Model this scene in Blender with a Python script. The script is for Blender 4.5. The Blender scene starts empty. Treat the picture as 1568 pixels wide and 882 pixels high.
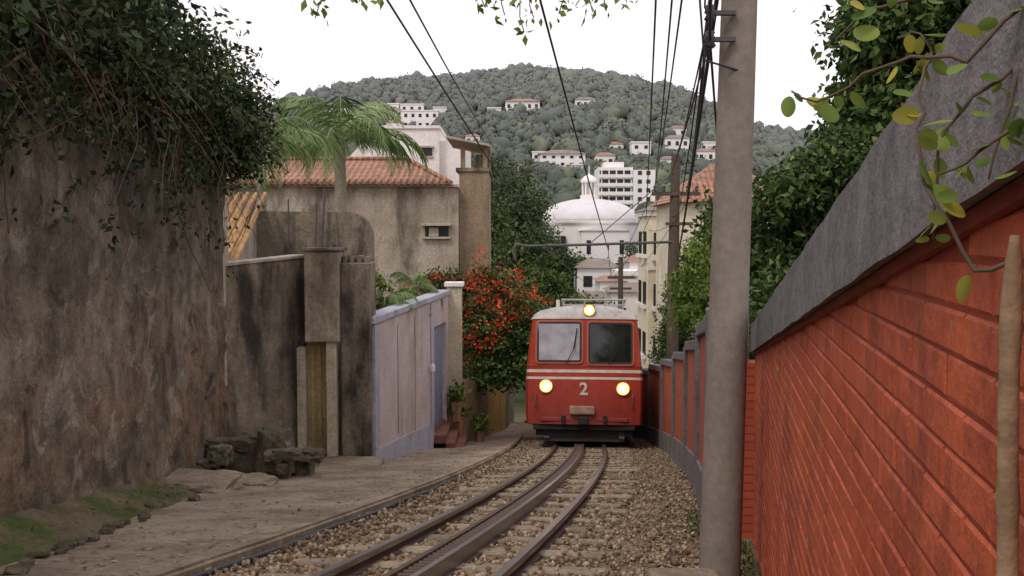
import bpy, math, random
import numpy as np
from mathutils import Vector, Matrix, noise as mn
random.seed(7)
S=bpy.context.scene
col=S.collection
# ------------------------------------------------------------ terrain / track maths
def cx(Y): return -.54+.168*(Y-5.5)-.00407*(Y-5.5)*(Y-11.5)
def gz(Y): return -1.12-.167*Y
RX=[-235,-124,-94,-67,-43,-28,-10,26,53,77,95,116,143,185,260]
RZ=[48,50,56,62,63,65,68.5,68.5,66.5,61,53,44,41,40,38]
def tz(x,y):
    b=np.interp(y,[-30,45,60,90,120,180,3500],[gz(-30),gz(45),-10.3,-9.5,-6.5,0,0])
    t=min(max((y-180)/270,0),1); s=t*t*(3-2*t)
    u=min(max((y-450)/400,0),1); s*=1-.55*u*u*(3-2*u)
    z=b+np.interp(x*450/max(y,200) if y<450 else x,RX,RZ)*s
    if y>150: z+=(2.2*mn.noise(Vector((x*.03,y*.03,0)))+3.5*mn.noise(Vector((x*.012,y*.012,5))))*min(1,(y-150)/80)
    return float(z)
# ------------------------------------------------------------ helpers
def link(o,parent=None,inv=True):
    col.objects.link(o)
    if parent is not None:
        o.parent=parent
        if inv: o.matrix_parent_inverse=Matrix.Translation(-Vector(parent.location))
    return o
def group(name,loc=(0,0,0)):
    e=bpy.data.objects.new(name,None); e.location=loc; e.empty_display_size=.3; col.objects.link(e); return e
def mesh(name,V,F,mat,parent=None,shade=None,smooth=False,inv=True):
    V=np.asarray(V,dtype=np.float32); me=bpy.data.meshes.new(name)
    if isinstance(F,np.ndarray):
        k=F.shape[1]; m=F.shape[0]
        me.vertices.add(len(V)); me.vertices.foreach_set('co',V.ravel())
        me.loops.add(m*k); me.loops.foreach_set('vertex_index',F.astype(np.int32).ravel())
        me.polygons.add(m); me.polygons.foreach_set('loop_start',np.arange(0,m*k,k,dtype=np.int32))
        me.update(calc_edges=True)
    else:
        me.from_pydata([tuple(map(float,v)) for v in V],[],F); me.update()
    if shade is not None:
        a=me.attributes.new('shade','FLOAT','POINT'); a.data.foreach_set('value',np.asarray(shade,dtype=np.float32))
    if smooth: me.polygons.foreach_set('use_smooth',[True]*len(me.polygons))
    mats=mat if isinstance(mat,(list,tuple)) else [mat]
    for mm in mats: me.materials.append(mm)
    o=bpy.data.objects.new(name,me); link(o,parent,inv); return o
def box(name,x0,x1,y0,y1,z0,z1,mat,parent=None,bev=0,inv=True):
    V=[(x,y,z) for z in(z0,z1) for y in(y0,y1) for x in(x0,x1)]
    F=[(0,2,3,1),(4,5,7,6),(0,1,5,4),(2,6,7,3),(0,4,6,2),(1,3,7,5)]
    o=mesh(name,V,F,mat,parent,inv=inv)
    if bev:
        b=o.modifiers.new('b','BEVEL'); b.width=bev; b.segments=2
    return o
def prism(name,p0,p1,b0,t0,b1,t1,th,mat,parent=None,bev=0):
    d=Vector((p1[0]-p0[0],p1[1]-p0[1])); n=Vector((-d.y,d.x)).normalized()*th
    P=[(p0[0],p0[1]),(p1[0],p1[1]),(p1[0]+n.x,p1[1]+n.y),(p0[0]+n.x,p0[1]+n.y)]
    zb=[b0,b1,b1,b0]; zt=[t0,t1,t1,t0]
    V=[(P[i][0],P[i][1],zb[i]) for i in range(4)]+[(P[i][0],P[i][1],zt[i]) for i in range(4)]
    F=[(3,2,1,0),(4,5,6,7),(0,1,5,4),(1,2,6,5),(2,3,7,6),(3,0,4,7)]
    o=mesh(name,V,F,mat,parent)
    if bev:
        b=o.modifiers.new('b','BEVEL'); b.width=bev; b.segments=2
    return o
def sweep(name,prof,Y0,Y1,n,mat,off=0,parent=None,closed=True,zf=gz,smooth=False):
    ys=np.linspace(Y0,Y1,n); V=[];F=[];k=len(prof)
    for y in ys:
        for u,w in prof: V.append((cx(y)+off+u,y,zf(y)+w))
    kk=k if closed else k-1
    for i in range(n-1):
        for j in range(kk):
            a=i*k+j; b=i*k+(j+1)%k; F.append((a,b,b+k,a+k))
    if closed: F.append(tuple(range(k-1,-1,-1))); F.append(tuple(range((n-1)*k,n*k)))
    return mesh(name,V,F,mat,parent,smooth=smooth)
def tubes(name,paths,mat,parent=None,inv=True,res=2):
    cu=bpy.data.curves.new(name,'CURVE'); cu.dimensions='3D'; cu.bevel_depth=1; cu.bevel_resolution=res; cu.use_fill_caps=True
    for pts,r in paths:
        sp=cu.splines.new('POLY'); sp.points.add(len(pts)-1)
        for i,p in enumerate(pts):
            sp.points[i].co=(*p,1); sp.points[i].radius=(r[i] if hasattr(r,'__len__') else r)
        sp.use_smooth=True
    cu.materials.append(mat); o=bpy.data.objects.new(name,cu); link(o,parent,inv); return o
def lathe(name,prof,c,n,mat,parent=None,smooth=False):
    V=[];F=[]
    for r,z in prof:
        for i in range(n):
            a=2*math.pi*i/n; V.append((c[0]+r*math.cos(a),c[1]+r*math.sin(a),c[2]+z))
    for j in range(len(prof)-1):
        for i in range(n):
            a=j*n+i;b=j*n+(i+1)%n; F.append((a,b,b+n,a+n))
    F.append(tuple(range(n-1,-1,-1)));F.append(tuple(range((len(prof)-1)*n,len(prof)*n)))
    return mesh(name,V,F,mat,parent,smooth=smooth)
# ------------------------------------------------------------ materials
def newmat(name):
    m=bpy.data.materials.new(name); m.use_nodes=True; nt=m.node_tree
    return m,nt,nt.nodes['Principled BSDF']
def nd(nt,t,**k):
    n=nt.nodes.new(t)
    for a,b in k.items(): setattr(n,a,b)
    return n
def posn(nt,scale=(1,1,1)):
    g=nd(nt,'ShaderNodeNewGeometry'); m=nd(nt,'ShaderNodeMapping'); m.inputs['Scale'].default_value=scale
    nt.links.new(g.outputs['Position'],m.inputs[0]); return m.outputs[0]
def noi(nt,vec,scale,detail=5,rough=.6,dist=0):
    n=nd(nt,'ShaderNodeTexNoise'); n.inputs['Scale'].default_value=scale; n.inputs['Detail'].default_value=detail; n.inputs['Roughness'].default_value=rough; n.inputs['Distortion'].default_value=dist
    nt.links.new(vec,n.inputs['Vector']); return n.outputs[0]
def ramp(nt,fac,stops):
    r=nd(nt,'ShaderNodeValToRGB'); e=r.color_ramp.elements
    while len(e)<len(stops): e.new(.5)
    for i,(p,c) in enumerate(stops):
        e[i].position=p; e[i].color=(c,c,c,1) if not hasattr(c,'__len__') else (*c,1)
    nt.links.new(fac,r.inputs[0]); return r.outputs[0]
def mix(nt,f,a,b,mode='MIX'):
    m=nd(nt,'ShaderNodeMixRGB',blend_type=mode)
    for i,v in((0,f),(1,a),(2,b)):
        if hasattr(v,'default_value') or hasattr(v,'is_linked'): nt.links.new(v,m.inputs[i])
        elif i==0: m.inputs[0].default_value=v
        else: m.inputs[i].default_value=(*v,1)
    return m.outputs[0]
def bump(nt,bsdf,h,dist,st=1):
    b=nd(nt,'ShaderNodeBump'); b.inputs['Distance'].default_value=dist; b.inputs['Strength'].default_value=st
    nt.links.new(h,b.inputs['Height']); nt.links.new(b.outputs[0],bsdf.inputs['Normal'])
def stained(name,c1,c2,stain,sc=1.2,amt=.7,lo=.45,hi=.65,rough=.9,bd=.01,streak=.6,fine=.6):
    m,nt,b=newmat(name)
    p=posn(nt); n1=noi(nt,p,sc,5,.65); c=mix(nt,ramp(nt,n1,[(.38,0.),(.62,1.)]),c1,c2)
    n2=noi(nt,posn(nt,(1.6,1.6,streak*1.3)),1.0,5,.68); c=mix(nt,ramp(nt,n2,[(lo,0.),(hi,amt)]),c,stain)
    n3=noi(nt,p,18,4,.75); c=mix(nt,fine,c,ramp(nt,n3,[(.3,.4),(.7,1.35)]),'MULTIPLY')
    nt.links.new(c,b.inputs['Base Color']); b.inputs['Roughness'].default_value=rough
    b.inputs['Specular IOR Level'].default_value=.2
    bump(nt,b,n3,bd)
    return m
def oldplaster():
    m,nt,b=newmat('old_plaster'); p=posn(nt); g=nd(nt,'ShaderNodeNewGeometry'); s=nd(nt,'ShaderNodeSeparateXYZ'); nt.links.new(g.outputs['Position'],s.inputs[0])
    n1=noi(nt,p,.9,7,.7,.6); c=mix(nt,ramp(nt,n1,[(.38,0.),(.6,1.)]),(.125,.10,.076),(.245,.20,.15))
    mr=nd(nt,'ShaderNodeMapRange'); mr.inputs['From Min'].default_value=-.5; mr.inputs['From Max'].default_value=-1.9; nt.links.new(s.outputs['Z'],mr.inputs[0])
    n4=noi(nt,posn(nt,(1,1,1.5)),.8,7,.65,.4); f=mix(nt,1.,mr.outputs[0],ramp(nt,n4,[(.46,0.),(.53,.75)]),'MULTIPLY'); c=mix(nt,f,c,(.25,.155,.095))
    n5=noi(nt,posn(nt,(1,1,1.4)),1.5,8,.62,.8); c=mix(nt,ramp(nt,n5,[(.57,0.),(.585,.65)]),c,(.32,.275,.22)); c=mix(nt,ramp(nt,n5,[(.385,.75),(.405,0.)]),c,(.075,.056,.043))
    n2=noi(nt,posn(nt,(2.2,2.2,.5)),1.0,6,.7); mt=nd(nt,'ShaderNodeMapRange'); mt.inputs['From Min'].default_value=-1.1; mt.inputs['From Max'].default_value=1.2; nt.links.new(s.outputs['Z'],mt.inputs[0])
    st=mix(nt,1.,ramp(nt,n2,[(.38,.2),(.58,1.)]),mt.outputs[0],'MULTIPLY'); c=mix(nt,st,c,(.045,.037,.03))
    n6=noi(nt,p,2.8,6,.78); c=mix(nt,.85,c,ramp(nt,n6,[(.36,.4),(.6,1.25)]),'MULTIPLY')
    n3=noi(nt,p,26,4,.75); c=mix(nt,.5,c,ramp(nt,n3,[(.3,.5),(.7,1.25)]),'MULTIPLY')
    nt.links.new(c,b.inputs['Base Color']); b.inputs['Roughness'].default_value=.95; b.inputs['Specular IOR Level'].default_value=.12
    h=mix(nt,.4,n5,n3); bump(nt,b,h,.05); return m
def plain(name,c,rough=.7,var=.25,sc=6,metal=0,spec=.4,bd=0):
    m,nt,b=newmat(name); n=noi(nt,posn(nt),sc,3,.65)
    cc=mix(nt,1.,c,ramp(nt,n,[(.25,1-var),(.75,1+var*.3)]),'MULTIPLY'); nt.links.new(cc,b.inputs['Base Color'])
    b.inputs['Roughness'].default_value=rough; b.inputs['Metallic'].default_value=metal; b.inputs['Specular IOR Level'].default_value=spec
    if bd: bump(nt,b,n,bd)
    return m
def leafmat(name,dark,mid,light,haze=False,trans=.25,hz=(.225,.225,.235),hmax=.64,spec=.25):
    m,nt,b=newmat(name); a=nd(nt,'ShaderNodeAttribute',attribute_name='shade')
    c=ramp(nt,a.outputs['Fac'],[(0,dark),(.5,mid),(1,light)])
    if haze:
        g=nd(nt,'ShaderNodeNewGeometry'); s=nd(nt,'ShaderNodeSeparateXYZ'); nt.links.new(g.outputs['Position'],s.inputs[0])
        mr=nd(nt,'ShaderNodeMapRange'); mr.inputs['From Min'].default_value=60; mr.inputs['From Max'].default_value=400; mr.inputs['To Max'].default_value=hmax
        nt.links.new(s.outputs['Y'],mr.inputs[0]); c=mix(nt,mr.outputs[0],c,hz)  # aerial haze painted into the leaf colour, stronger with distance
    nt.links.new(c,b.inputs['Base Color']); b.inputs['Roughness'].default_value=.6; b.inputs['Specular IOR Level'].default_value=spec
    if trans:
        t=nd(nt,'ShaderNodeBsdfTranslucent'); nt.links.new(c,t.inputs[0]); mx=nd(nt,'ShaderNodeMixShader'); mx.inputs[0].default_value=trans
        nt.links.new(b.outputs[0],mx.inputs[1]); nt.links.new(t.outputs[0],mx.inputs[2]); nt.links.new(mx.outputs[0],nt.nodes['Material Output'].inputs[0])
    return m
def emis(name,c,s):
    m,nt,b=newmat(name); b.inputs['Base Color'].default_value=(*c,1); b.inputs['Emission Color'].default_value=(*c,1); b.inputs['Emission Strength'].default_value=s; return m

M_leftwall=oldplaster()
M_dark=stained('stained_concrete',(.19,.155,.115),(.31,.26,.195),(.035,.03,.025),1.6,.9,.43,.60,bd=.015,streak=.38)
M_conc=stained('light_concrete',(.40,.34,.27),(.50,.44,.36),(.12,.10,.08),2,.7,.48,.7,bd=.006)
M_post=stained('cream_post',(.48,.41,.30),(.58,.50,.38),(.16,.12,.08),2.5,.6,.5,.7,bd=.006,streak=.3)
M_header=stained('header_render',(.36,.29,.205),(.46,.385,.29),(.10,.08,.06),2.2,.75,.46,.66,bd=.01,streak=.35)
M_pole=stained('pole_concrete',(.225,.19,.16),(.265,.225,.19),(.14,.11,.09),2,.45,.5,.75,bd=.002,streak=.12,fine=.35)
M_house=stained('house_plaster',(.34,.285,.225),(.46,.395,.325),(.11,.09,.072),1.1,.85,.44,.62,bd=.01,streak=.38)
M_brown=stained('brown_render',(.28,.2,.13),(.36,.27,.19),(.1,.075,.05),.9,.7,.45,.7,streak=.3)
M_white=stained('white_plaster',(.74,.70,.68),(.82,.79,.77),(.5,.45,.41),.6,.4,.5,.7,streak=.3,fine=.3)
M_farwhite=plain('far_white',(.80,.76,.74),.8,.12,.3)
M_pinkwall=stained('pale_panel',(.46,.385,.365),(.55,.47,.45),(.24,.19,.16),1.5,.6,.5,.72,bd=.006,streak=.3,fine=.4)
M_lilac=stained('lilac_paint',(.37,.375,.44),(.43,.435,.50),(.18,.17,.18),2,.6,.48,.7,bd=.004,streak=.35,fine=.4)
M_door=plain('door_blue',(.22,.25,.34),.5,.3)
M_tan=stained('tan_render',(.48,.36,.17),(.56,.44,.24),(.2,.15,.09),2,.5)
M_yellow=stained('yellow_wall',(.5,.33,.08),(.58,.4,.12),(.22,.15,.06),2,.5)
M_cream=stained('cream_wall',(.70,.62,.46),(.78,.72,.58),(.35,.3,.2),.8,.4,fine=.3)
M_glassdark=plain('dark_opening',(.02,.02,.022),.3,.3)
M_greycop=stained('grey_coping',(.15,.135,.14),(.20,.185,.185),(.085,.075,.075),3,.6,.48,.68,bd=.010)
M_steel=plain('rail_steel',(.24,.21,.2),.32,.3,30,metal=.8)
M_rust=plain('rail_rust',(.085,.05,.035),.75,.4,20)
M_wire=plain('wire',(.03,.03,.035),.6,.1)
M_wood=plain('pole_wood',(.10,.075,.055),.85,.4,8)
M_iron=plain('iron',(.09,.08,.08),.6,.3)
M_bark=plain('bark',(.13,.095,.065),.9,.5,14,bd=.01)
M_stem=plain('vine_stem',(.12,.085,.055),.9,.4,14)
M_sapling=stained('sapling_bark',(.27,.175,.10),(.36,.25,.15),(.12,.08,.05),20,.6,.45,.65,bd=.004,streak=8)
M_rock=stained('mossy_stone',(.10,.085,.06),(.2,.165,.12),(.06,.065,.03),2.5,.7,.45,.6,bd=.03,streak=2)
M_path=stained('path_concrete',(.26,.20,.145),(.36,.29,.215),(.14,.105,.075),1.3,.75,.45,.65,bd=.008,streak=1.5)
M_sleeper=stained('sleeper',(.25,.195,.14),(.33,.265,.195),(.10,.075,.055),3,.6,streak=2)
M_stepred=stained('step_tile',(.2,.08,.06),(.26,.12,.09),(.1,.07,.05),3,.5)
def brickpaint():
    m,nt,b=newmat('red_painted_brick'); p=posn(nt); n1=noi(nt,p,2.2,6,.7); c=mix(nt,ramp(nt,n1,[(.38,0.),(.62,1.)]),(.40,.075,.03),(.52,.115,.048))
    n2=noi(nt,posn(nt,(1.2,1.2,.8)),1.8,7,.72,.5); c=mix(nt,ramp(nt,n2,[(.47,0.),(.66,.8)]),c,(.20,.045,.028))
    n5=noi(nt,p,5,7,.7); c=mix(nt,ramp(nt,n5,[(.64,0.),(.67,.6)]),c,(.42,.30,.24)); c=mix(nt,ramp(nt,n5,[(.30,.7),(.33,0.)]),c,(.12,.05,.035))
    n3=noi(nt,p,30,4,.75); c=mix(nt,.55,c,ramp(nt,n3,[(.3,.45),(.7,1.3)]),'MULTIPLY'); nt.links.new(c,b.inputs['Base Color'])
    b.inputs['Roughness'].default_value=.72; b.inputs['Specular IOR Level'].default_value=.25; bump(nt,b,n3,.005); return m
M_brick=brickpaint()
M_mortar=plain('painted_mortar',(.27,.042,.018),.8,.3,15)
def bricktex():
    m,nt,b=newmat('brick_panel'); g=nd(nt,'ShaderNodeNewGeometry'); s=nd(nt,'ShaderNodeSeparateXYZ'); nt.links.new(g.outputs['Position'],s.inputs[0])
    c=nd(nt,'ShaderNodeCombineXYZ'); nt.links.new(s.outputs['Y'],c.inputs[0]); nt.links.new(s.outputs['Z'],c.inputs[1])
    t=nd(nt,'ShaderNodeTexBrick'); t.inputs['Scale'].default_value=1; t.inputs['Brick Width'].default_value=.22; t.inputs['Row Height'].default_value=.065; t.inputs['Mortar Size'].default_value=.008
    t.inputs['Color1'].default_value=(.45,.085,.035,1); t.inputs['Color2'].default_value=(.39,.07,.03,1); t.inputs['Mortar'].default_value=(.25,.04,.018,1)
    nt.links.new(c.outputs[0],t.inputs[0]); n=noi(nt,g.outputs['Position'],3,5); cc=mix(nt,.6,t.outputs[0],ramp(nt,n,[(.3,.5),(.7,1.1)]),'MULTIPLY')
    nt.links.new(cc,b.inputs['Base Color']); b.inputs['Roughness'].default_value=.75
    return m
M_panel=bricktex()
def tiles(name,c1,c2,axis='X',p=.17):
    m,nt,b=newmat(name); g=nd(nt,'ShaderNodeNewGeometry')
    w=nd(nt,'ShaderNodeTexWave',bands_direction=axis); w.inputs['Scale'].default_value=.314/p; w.inputs['Distortion'].default_value=.8; w.inputs['Detail Scale'].default_value=2
    nt.links.new(g.outputs['Position'],w.inputs['Vector'])
    w2=nd(nt,'ShaderNodeTexWave',bands_direction='Y' if axis=='X' else 'X',wave_profile='SAW'); w2.inputs['Scale'].default_value=.9; w2.inputs['Distortion'].default_value=.6
    nt.links.new(g.outputs['Position'],w2.inputs['Vector'])
    n=noi(nt,g.outputs['Position'],5,6,.75); c=mix(nt,ramp(nt,n,[(.38,0.),(.6,1.)]),c1,c2)
    c=mix(nt,.6,c,ramp(nt,w.outputs[0],[(0,.35),(.5,1.)]),'MULTIPLY'); c=mix(nt,.45,c,ramp(nt,w2.outputs[0],[(0,.3),(.3,1.)]),'MULTIPLY')
    n2=noi(nt,g.outputs['Position'],1.2,6,.75); c=mix(nt,ramp(nt,n2,[(.48,0.),(.66,.7)]),c,(.15,.11,.085))
    nt.links.new(c,b.inputs['Base Color']); b.inputs['Roughness'].default_value=.9; bump(nt,b,w.outputs[0],.05)
    return m
M_tile=tiles('roof_tiles',(.32,.135,.08),(.45,.25,.16))
M_tiley=tiles('old_yellow_tiles',(.50,.32,.13),(.42,.22,.10),'X',.16)
M_fartile=plain('far_tiles',(.33,.20,.15),.9,.4,.5)
M_fartile2=plain('far_tiles_brown',(.25,.20,.17),.9,.4,.5)
def groundmat():
    m,nt,b=newmat('ground_soil'); g=nd(nt,'ShaderNodeNewGeometry'); s=nd(nt,'ShaderNodeSeparateXYZ'); nt.links.new(g.outputs['Position'],s.inputs[0])
    n=noi(nt,g.outputs['Position'],2.5,6,.7); c=mix(nt,ramp(nt,n,[(.35,0.),(.65,1.)]),(.12,.085,.05),(.21,.155,.1))
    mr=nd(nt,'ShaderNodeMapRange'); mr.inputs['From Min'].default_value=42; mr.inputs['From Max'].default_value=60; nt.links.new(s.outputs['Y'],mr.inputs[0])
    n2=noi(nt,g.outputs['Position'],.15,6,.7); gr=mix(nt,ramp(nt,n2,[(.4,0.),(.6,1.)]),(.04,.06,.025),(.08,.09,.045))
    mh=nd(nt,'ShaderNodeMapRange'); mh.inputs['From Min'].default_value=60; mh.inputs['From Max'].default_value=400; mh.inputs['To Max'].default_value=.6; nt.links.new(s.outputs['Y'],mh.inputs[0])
    gr=mix(nt,mh.outputs[0],gr,(.2,.2,.21)); c=mix(nt,mr.outputs[0],c,gr); nt.links.new(c,b.inputs['Base Color']); b.inputs['Roughness'].default_value=1; b.inputs['Specular IOR Level'].default_value=.1  # far ground colour is blended towards a painted haze tone with distance
    bump(nt,b,n,.02); return m
def ballastmat():
    m,nt,b=newmat('ballast_bed'); g=nd(nt,'ShaderNodeNewGeometry'); v=nd(nt,'ShaderNodeTexVoronoi'); v.inputs['Scale'].default_value=34; nt.links.new(g.outputs['Position'],v.inputs['Vector'])
    n=noi(nt,g.outputs['Position'],1.8,5,.6); c=mix(nt,ramp(nt,n,[(.35,0.),(.65,1.)]),(.16,.11,.07),(.26,.19,.125))
    hs=nd(nt,'ShaderNodeHueSaturation'); hs.inputs['Saturation'].default_value=.2; nt.links.new(v.outputs['Color'],hs.inputs['Color'])
    c=mix(nt,.6,c,hs.outputs[0],'OVERLAY')
    nt.links.new(c,b.inputs['Base Color']); b.inputs['Roughness'].default_value=1; b.inputs['Specular IOR Level'].default_value=.1
    bump(nt,b,v.outputs['Distance'],-.03); return m
L_dark=leafmat('vine_leaves',(.014,.024,.009),(.04,.062,.02),(.13,.165,.055),trans=.12)
L_mid=leafmat('tree_leaves',(.022,.042,.012),(.065,.11,.028),(.17,.23,.06),trans=.18)
L_bright=leafmat('bright_leaves',(.045,.08,.012),(.13,.20,.03),(.26,.32,.07))
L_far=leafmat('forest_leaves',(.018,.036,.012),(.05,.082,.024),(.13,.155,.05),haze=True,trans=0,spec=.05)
L_palm=leafmat('palm_leaves',(.06,.11,.03),(.15,.23,.07),(.30,.39,.17),trans=.3)
L_near=leafmat('young_leaves',(.10,.17,.03),(.24,.33,.07),(.55,.40,.05),trans=.35)
L_fl=leafmat('flower_petals',(.42,.03,.012),(.62,.075,.02),(.72,.14,.04),trans=.2)
L_lit=leafmat('leaf_litter',(.08,.05,.025),(.22,.15,.08),(.42,.33,.2),trans=0)
# ------------------------------------------------------------ leaf clouds
def leaves(name,P,shade,size,mat,parent=None,seed=0,aspect=.55,droop=0.,dirs=None,flat=0):
    r=np.random.default_rng(seed); n=len(P); P=np.asarray(P); d=r.normal(size=(n,3)) if dirs is None else np.array(dirs)+r.normal(size=(n,3))*.3
    d[:,2]-=droop
    if flat: d[:,2]*=.12
    d/=np.linalg.norm(d,axis=1)[:,None]; rr_=r.normal(size=(n,3))
    if flat: rr_=np.array([0,0,1.])+rr_*.15
    s=np.cross(d,rr_); s/=np.linalg.norm(s,axis=1)[:,None]+1e-6; nn=np.cross(s,d)
    sz=(size*r.uniform(.55,1.3,n))[:,None]; m=P+d*sz*.45
    V=np.stack([P,m+s*sz*aspect/2+nn*sz*.1,P+d*sz,m-s*sz*aspect/2+nn*sz*.1],1).reshape(-1,3)
    i=np.arange(n)*4; F=np.stack([np.stack([i,i+1,i+2],1),np.stack([i,i+2,i+3],1)],1).reshape(-1,3)
    return mesh(name,V,F,mat,parent,shade=np.repeat(np.clip(shade,0,1),4))
def crown(blobs,K,per,cr,seed=0):
    r=np.random.default_rng(seed); P=[];sh=[]
    for c,rad in blobs:
        c=np.array(c);rad=np.array(rad if hasattr(rad,'__len__') else (rad,)*3)
        for k in range(K):
            d=r.normal(size=3); d/=np.linalg.norm(d); q=c+d*rad*r.uniform(.35,1.05); m=int(per*r.uniform(.5,1.4))
            P.append(q+r.normal(size=(m,3))*cr*np.array([1,1,.65])*r.uniform(.6,1.2)); s0=r.uniform(.05,.8); sh.append(s0+r.normal(size=m)*.17)
    return np.concatenate(P),np.concatenate(sh)
def tree(name,base,blobs,K,per,cr,size,mat,seed=0,tr=.15,droop=.3,bark=None):
    g=group(name,base); b=Vector(base); cen=sum((Vector(c) for c,_ in blobs),Vector())/len(blobs); rn=random.Random(seed)
    fork=b.lerp(cen,.55); paths=[([b-Vector((0,0,.1)),b.lerp(fork,.5)+Vector((rn.uniform(-1,1),rn.uniform(-1,1),0))*tr,fork],[tr*1.25,tr,tr*.75])]
    for c,rad in blobs:
        c=Vector(c); rr=rad if not hasattr(rad,'__len__') else max(rad)
        paths.append(([fork,fork.lerp(c,.5)+Vector((rn.uniform(-1,1),rn.uniform(-1,1),rn.uniform(0,1)))*rr*.15,c],[tr*.6,tr*.4,tr*.2]))
        for k in range(5):
            e=c+Vector((rn.gauss(0,1),rn.gauss(0,1),rn.gauss(0,1))).normalized()*rr*.8; paths.append(([c.lerp(fork,.3),c.lerp(e,.5),e],[tr*.25,tr*.14,tr*.05]))
    tubes('trunk',paths,bark or M_bark,g)
    P,sh=crown(blobs,K,per,cr,seed); leaves('foliage',P,sh,size,mat,g,seed,droop=droop)
    return g
# ------------------------------------------------------------ ground sheet
xs=sorted(set(list(np.linspace(-2500,-300,8))+list(np.arange(-280,281,7.))+list(np.linspace(300,2500,8))))
ys=sorted(set([-30.,-10,0,10,20,30,45,52]+list(np.arange(60,500,7.))+[520,560,620,700,800,1000,1500,2200,3500]))
V=[(x,y,tz(x,y)) for y in ys for x in xs]; nx=len(xs)
F=[(j*nx+i,j*nx+i+1,(j+1)*nx+i+1,(j+1)*nx+i) for j in range(len(ys)-1) for i in range(nx-1)]
mesh('ground',V,F,groundmat(),smooth=True)
sweep('track_ballast',[(-1.42,.012),(-.7,.03),(0,.035),(.9,.02),(1.9,.006)],-6,42,90,ballastmat(),closed=False)
# rails
T=group('railway_track',(cx(5),5,gz(5)))
for i,o in enumerate((-.5,.5)):
    sweep('rail_web_%d'%i,[(-.05,.03),(.05,.03),(.05,.045),(.012,.055),(.012,.1),(-.012,.1),(-.012,.055),(-.05,.045)],-5,42,110,M_rust,o,T)
    sweep('rail_head_%d'%i,[(-.032,.1),(.032,.1),(.034,.125),(.026,.136),(-.026,.136),(-.034,.125)],-5,42,110,M_steel,o,T)
for i,o in enumerate((-.075,.075)):
    sweep('rack_bar_%d'%i,[(-.02,.03),(.02,.03),(.02,.155),(-.02,.155)],-5,42,110,M_steel if i else M_rust,o,T)
sweep('rack_base',[(-.13,.03),(.13,.03),(.13,.05),(-.13,.05)],-5,42,110,M_rust,0,T)
V=[];F=[]
for k in range(260):
    y=3+k*.1; x=cx(y)
    a=len(V); V+=[(x+u*.053,y+v*.022,gz(y)+w) for w in(.06,.14) for u,v in((-1,-1),(1,-1),(1,1),(-1,1))]
    F+=[(a,a+1,a+5,a+4),(a+1,a+2,a+6,a+5),(a+2,a+3,a+7,a+6),(a+3,a,a+4,a+7),(a+4,a+5,a+6,a+7)]
mesh('rack_teeth',V,F,M_rust,T)
rn=random.Random(3)
for k in range(34):
    y=3+k*.62; x=cx(y); s=.168-.00407*(2*y-17); hl=rn.uniform(.9,1.08)
    V=[]; tw_=.058+rn.uniform(-.012,.012)
    for w in(-.05,tw_):
        for u,v in((-hl,-.1),(hl,-.1),(hl,.1),(-hl,.1)):
            V.append((x+u+v*s+rn.uniform(-.01,.01),y+v-u*s+rn.uniform(-.012,.012),gz(y+v-u*s)+w))
    o=mesh('sleeper_%02d'%k,V,[(3,2,1,0),(4,5,6,7),(0,1,5,4),(1,2,6,5),(2,3,7,6),(3,0,4,7)],M_sleeper,T)
    b=o.modifiers.new('b','BEVEL'); b.width=.015
import bmesh
def ico(sub):
    bm=bmesh.new(); bmesh.ops.create_icosphere(bm,subdivisions=sub,radius=1); a=np.array([v.co[:] for v in bm.verts]); f=np.array([[v.index for v in f.verts] for f in bm.faces]); bm.free(); return a,f
tv,tf=ico(1)
r=np.random.default_rng(5); n=20000
yy=3.5+(r.uniform(0,1,n)**1.4)*22; off=r.uniform(-1.4,1.75,n); xx=cx(yy)+off
sl_=.168-.00407*(2*yy-17); ph=np.mod(yy+off*sl_-3+.31,.62)-.31
keep=(np.abs(np.abs(off)-.5)>.06)&(np.abs(off)>.12)&~((np.abs(ph)<.11)&(np.abs(off)<1.0)&(r.uniform(size=n)>.20)); yy,xx,off=yy[keep],xx[keep],off[keep]; n=len(yy)
sz=r.uniform(.008,.027,n)*np.where(off>.95,.75,1)
V=tv[None]*r.uniform(.7,1.25,(n,12,1))*(sz[:,None,None]*r.uniform(.6,1.3,(n,1,3)))
V+=np.stack([xx,yy,gz(yy)+.028+r.uniform(0,.02,n)+np.where((np.abs(ph[keep])<.11)&(np.abs(off)<1.0),.022,0)],1)[:,None,:]
F=(tf[None]+(np.arange(n)*12)[:,None,None]).reshape(-1,3)
def stonemat():
    m,nt,b=newmat('ballast_stone'); a=nd(nt,'ShaderNodeAttribute',attribute_name='shade')
    c=ramp(nt,a.outputs['Fac'],[(0,(.10,.065,.04)),(.6,(.23,.165,.105)),(1,(.42,.34,.25))]); nt.links.new(c,b.inputs['Base Color']); b.inputs['Roughness'].default_value=.95; b.inputs['Specular IOR Level'].default_value=.15; return m
mesh('ballast_stones',V.reshape(-1,3),F,stonemat(),shade=np.repeat(r.uniform(0,1,n),12))
n=2200; yy=4+r.uniform(0,1,n)**1.3*18; off=np.where(r.uniform(size=n)<.5,-1.45-np.abs(r.normal(size=n))*.8,r.uniform(.6,1.8,n))
P=np.stack([cx(yy)+off,yy,gz(yy)+np.where(off<-1.42,.106,.055)],1); leaves('leaf_litter',P,r.uniform(0,1,n),.045,L_lit,None,3,aspect=.6,flat=1)
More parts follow.
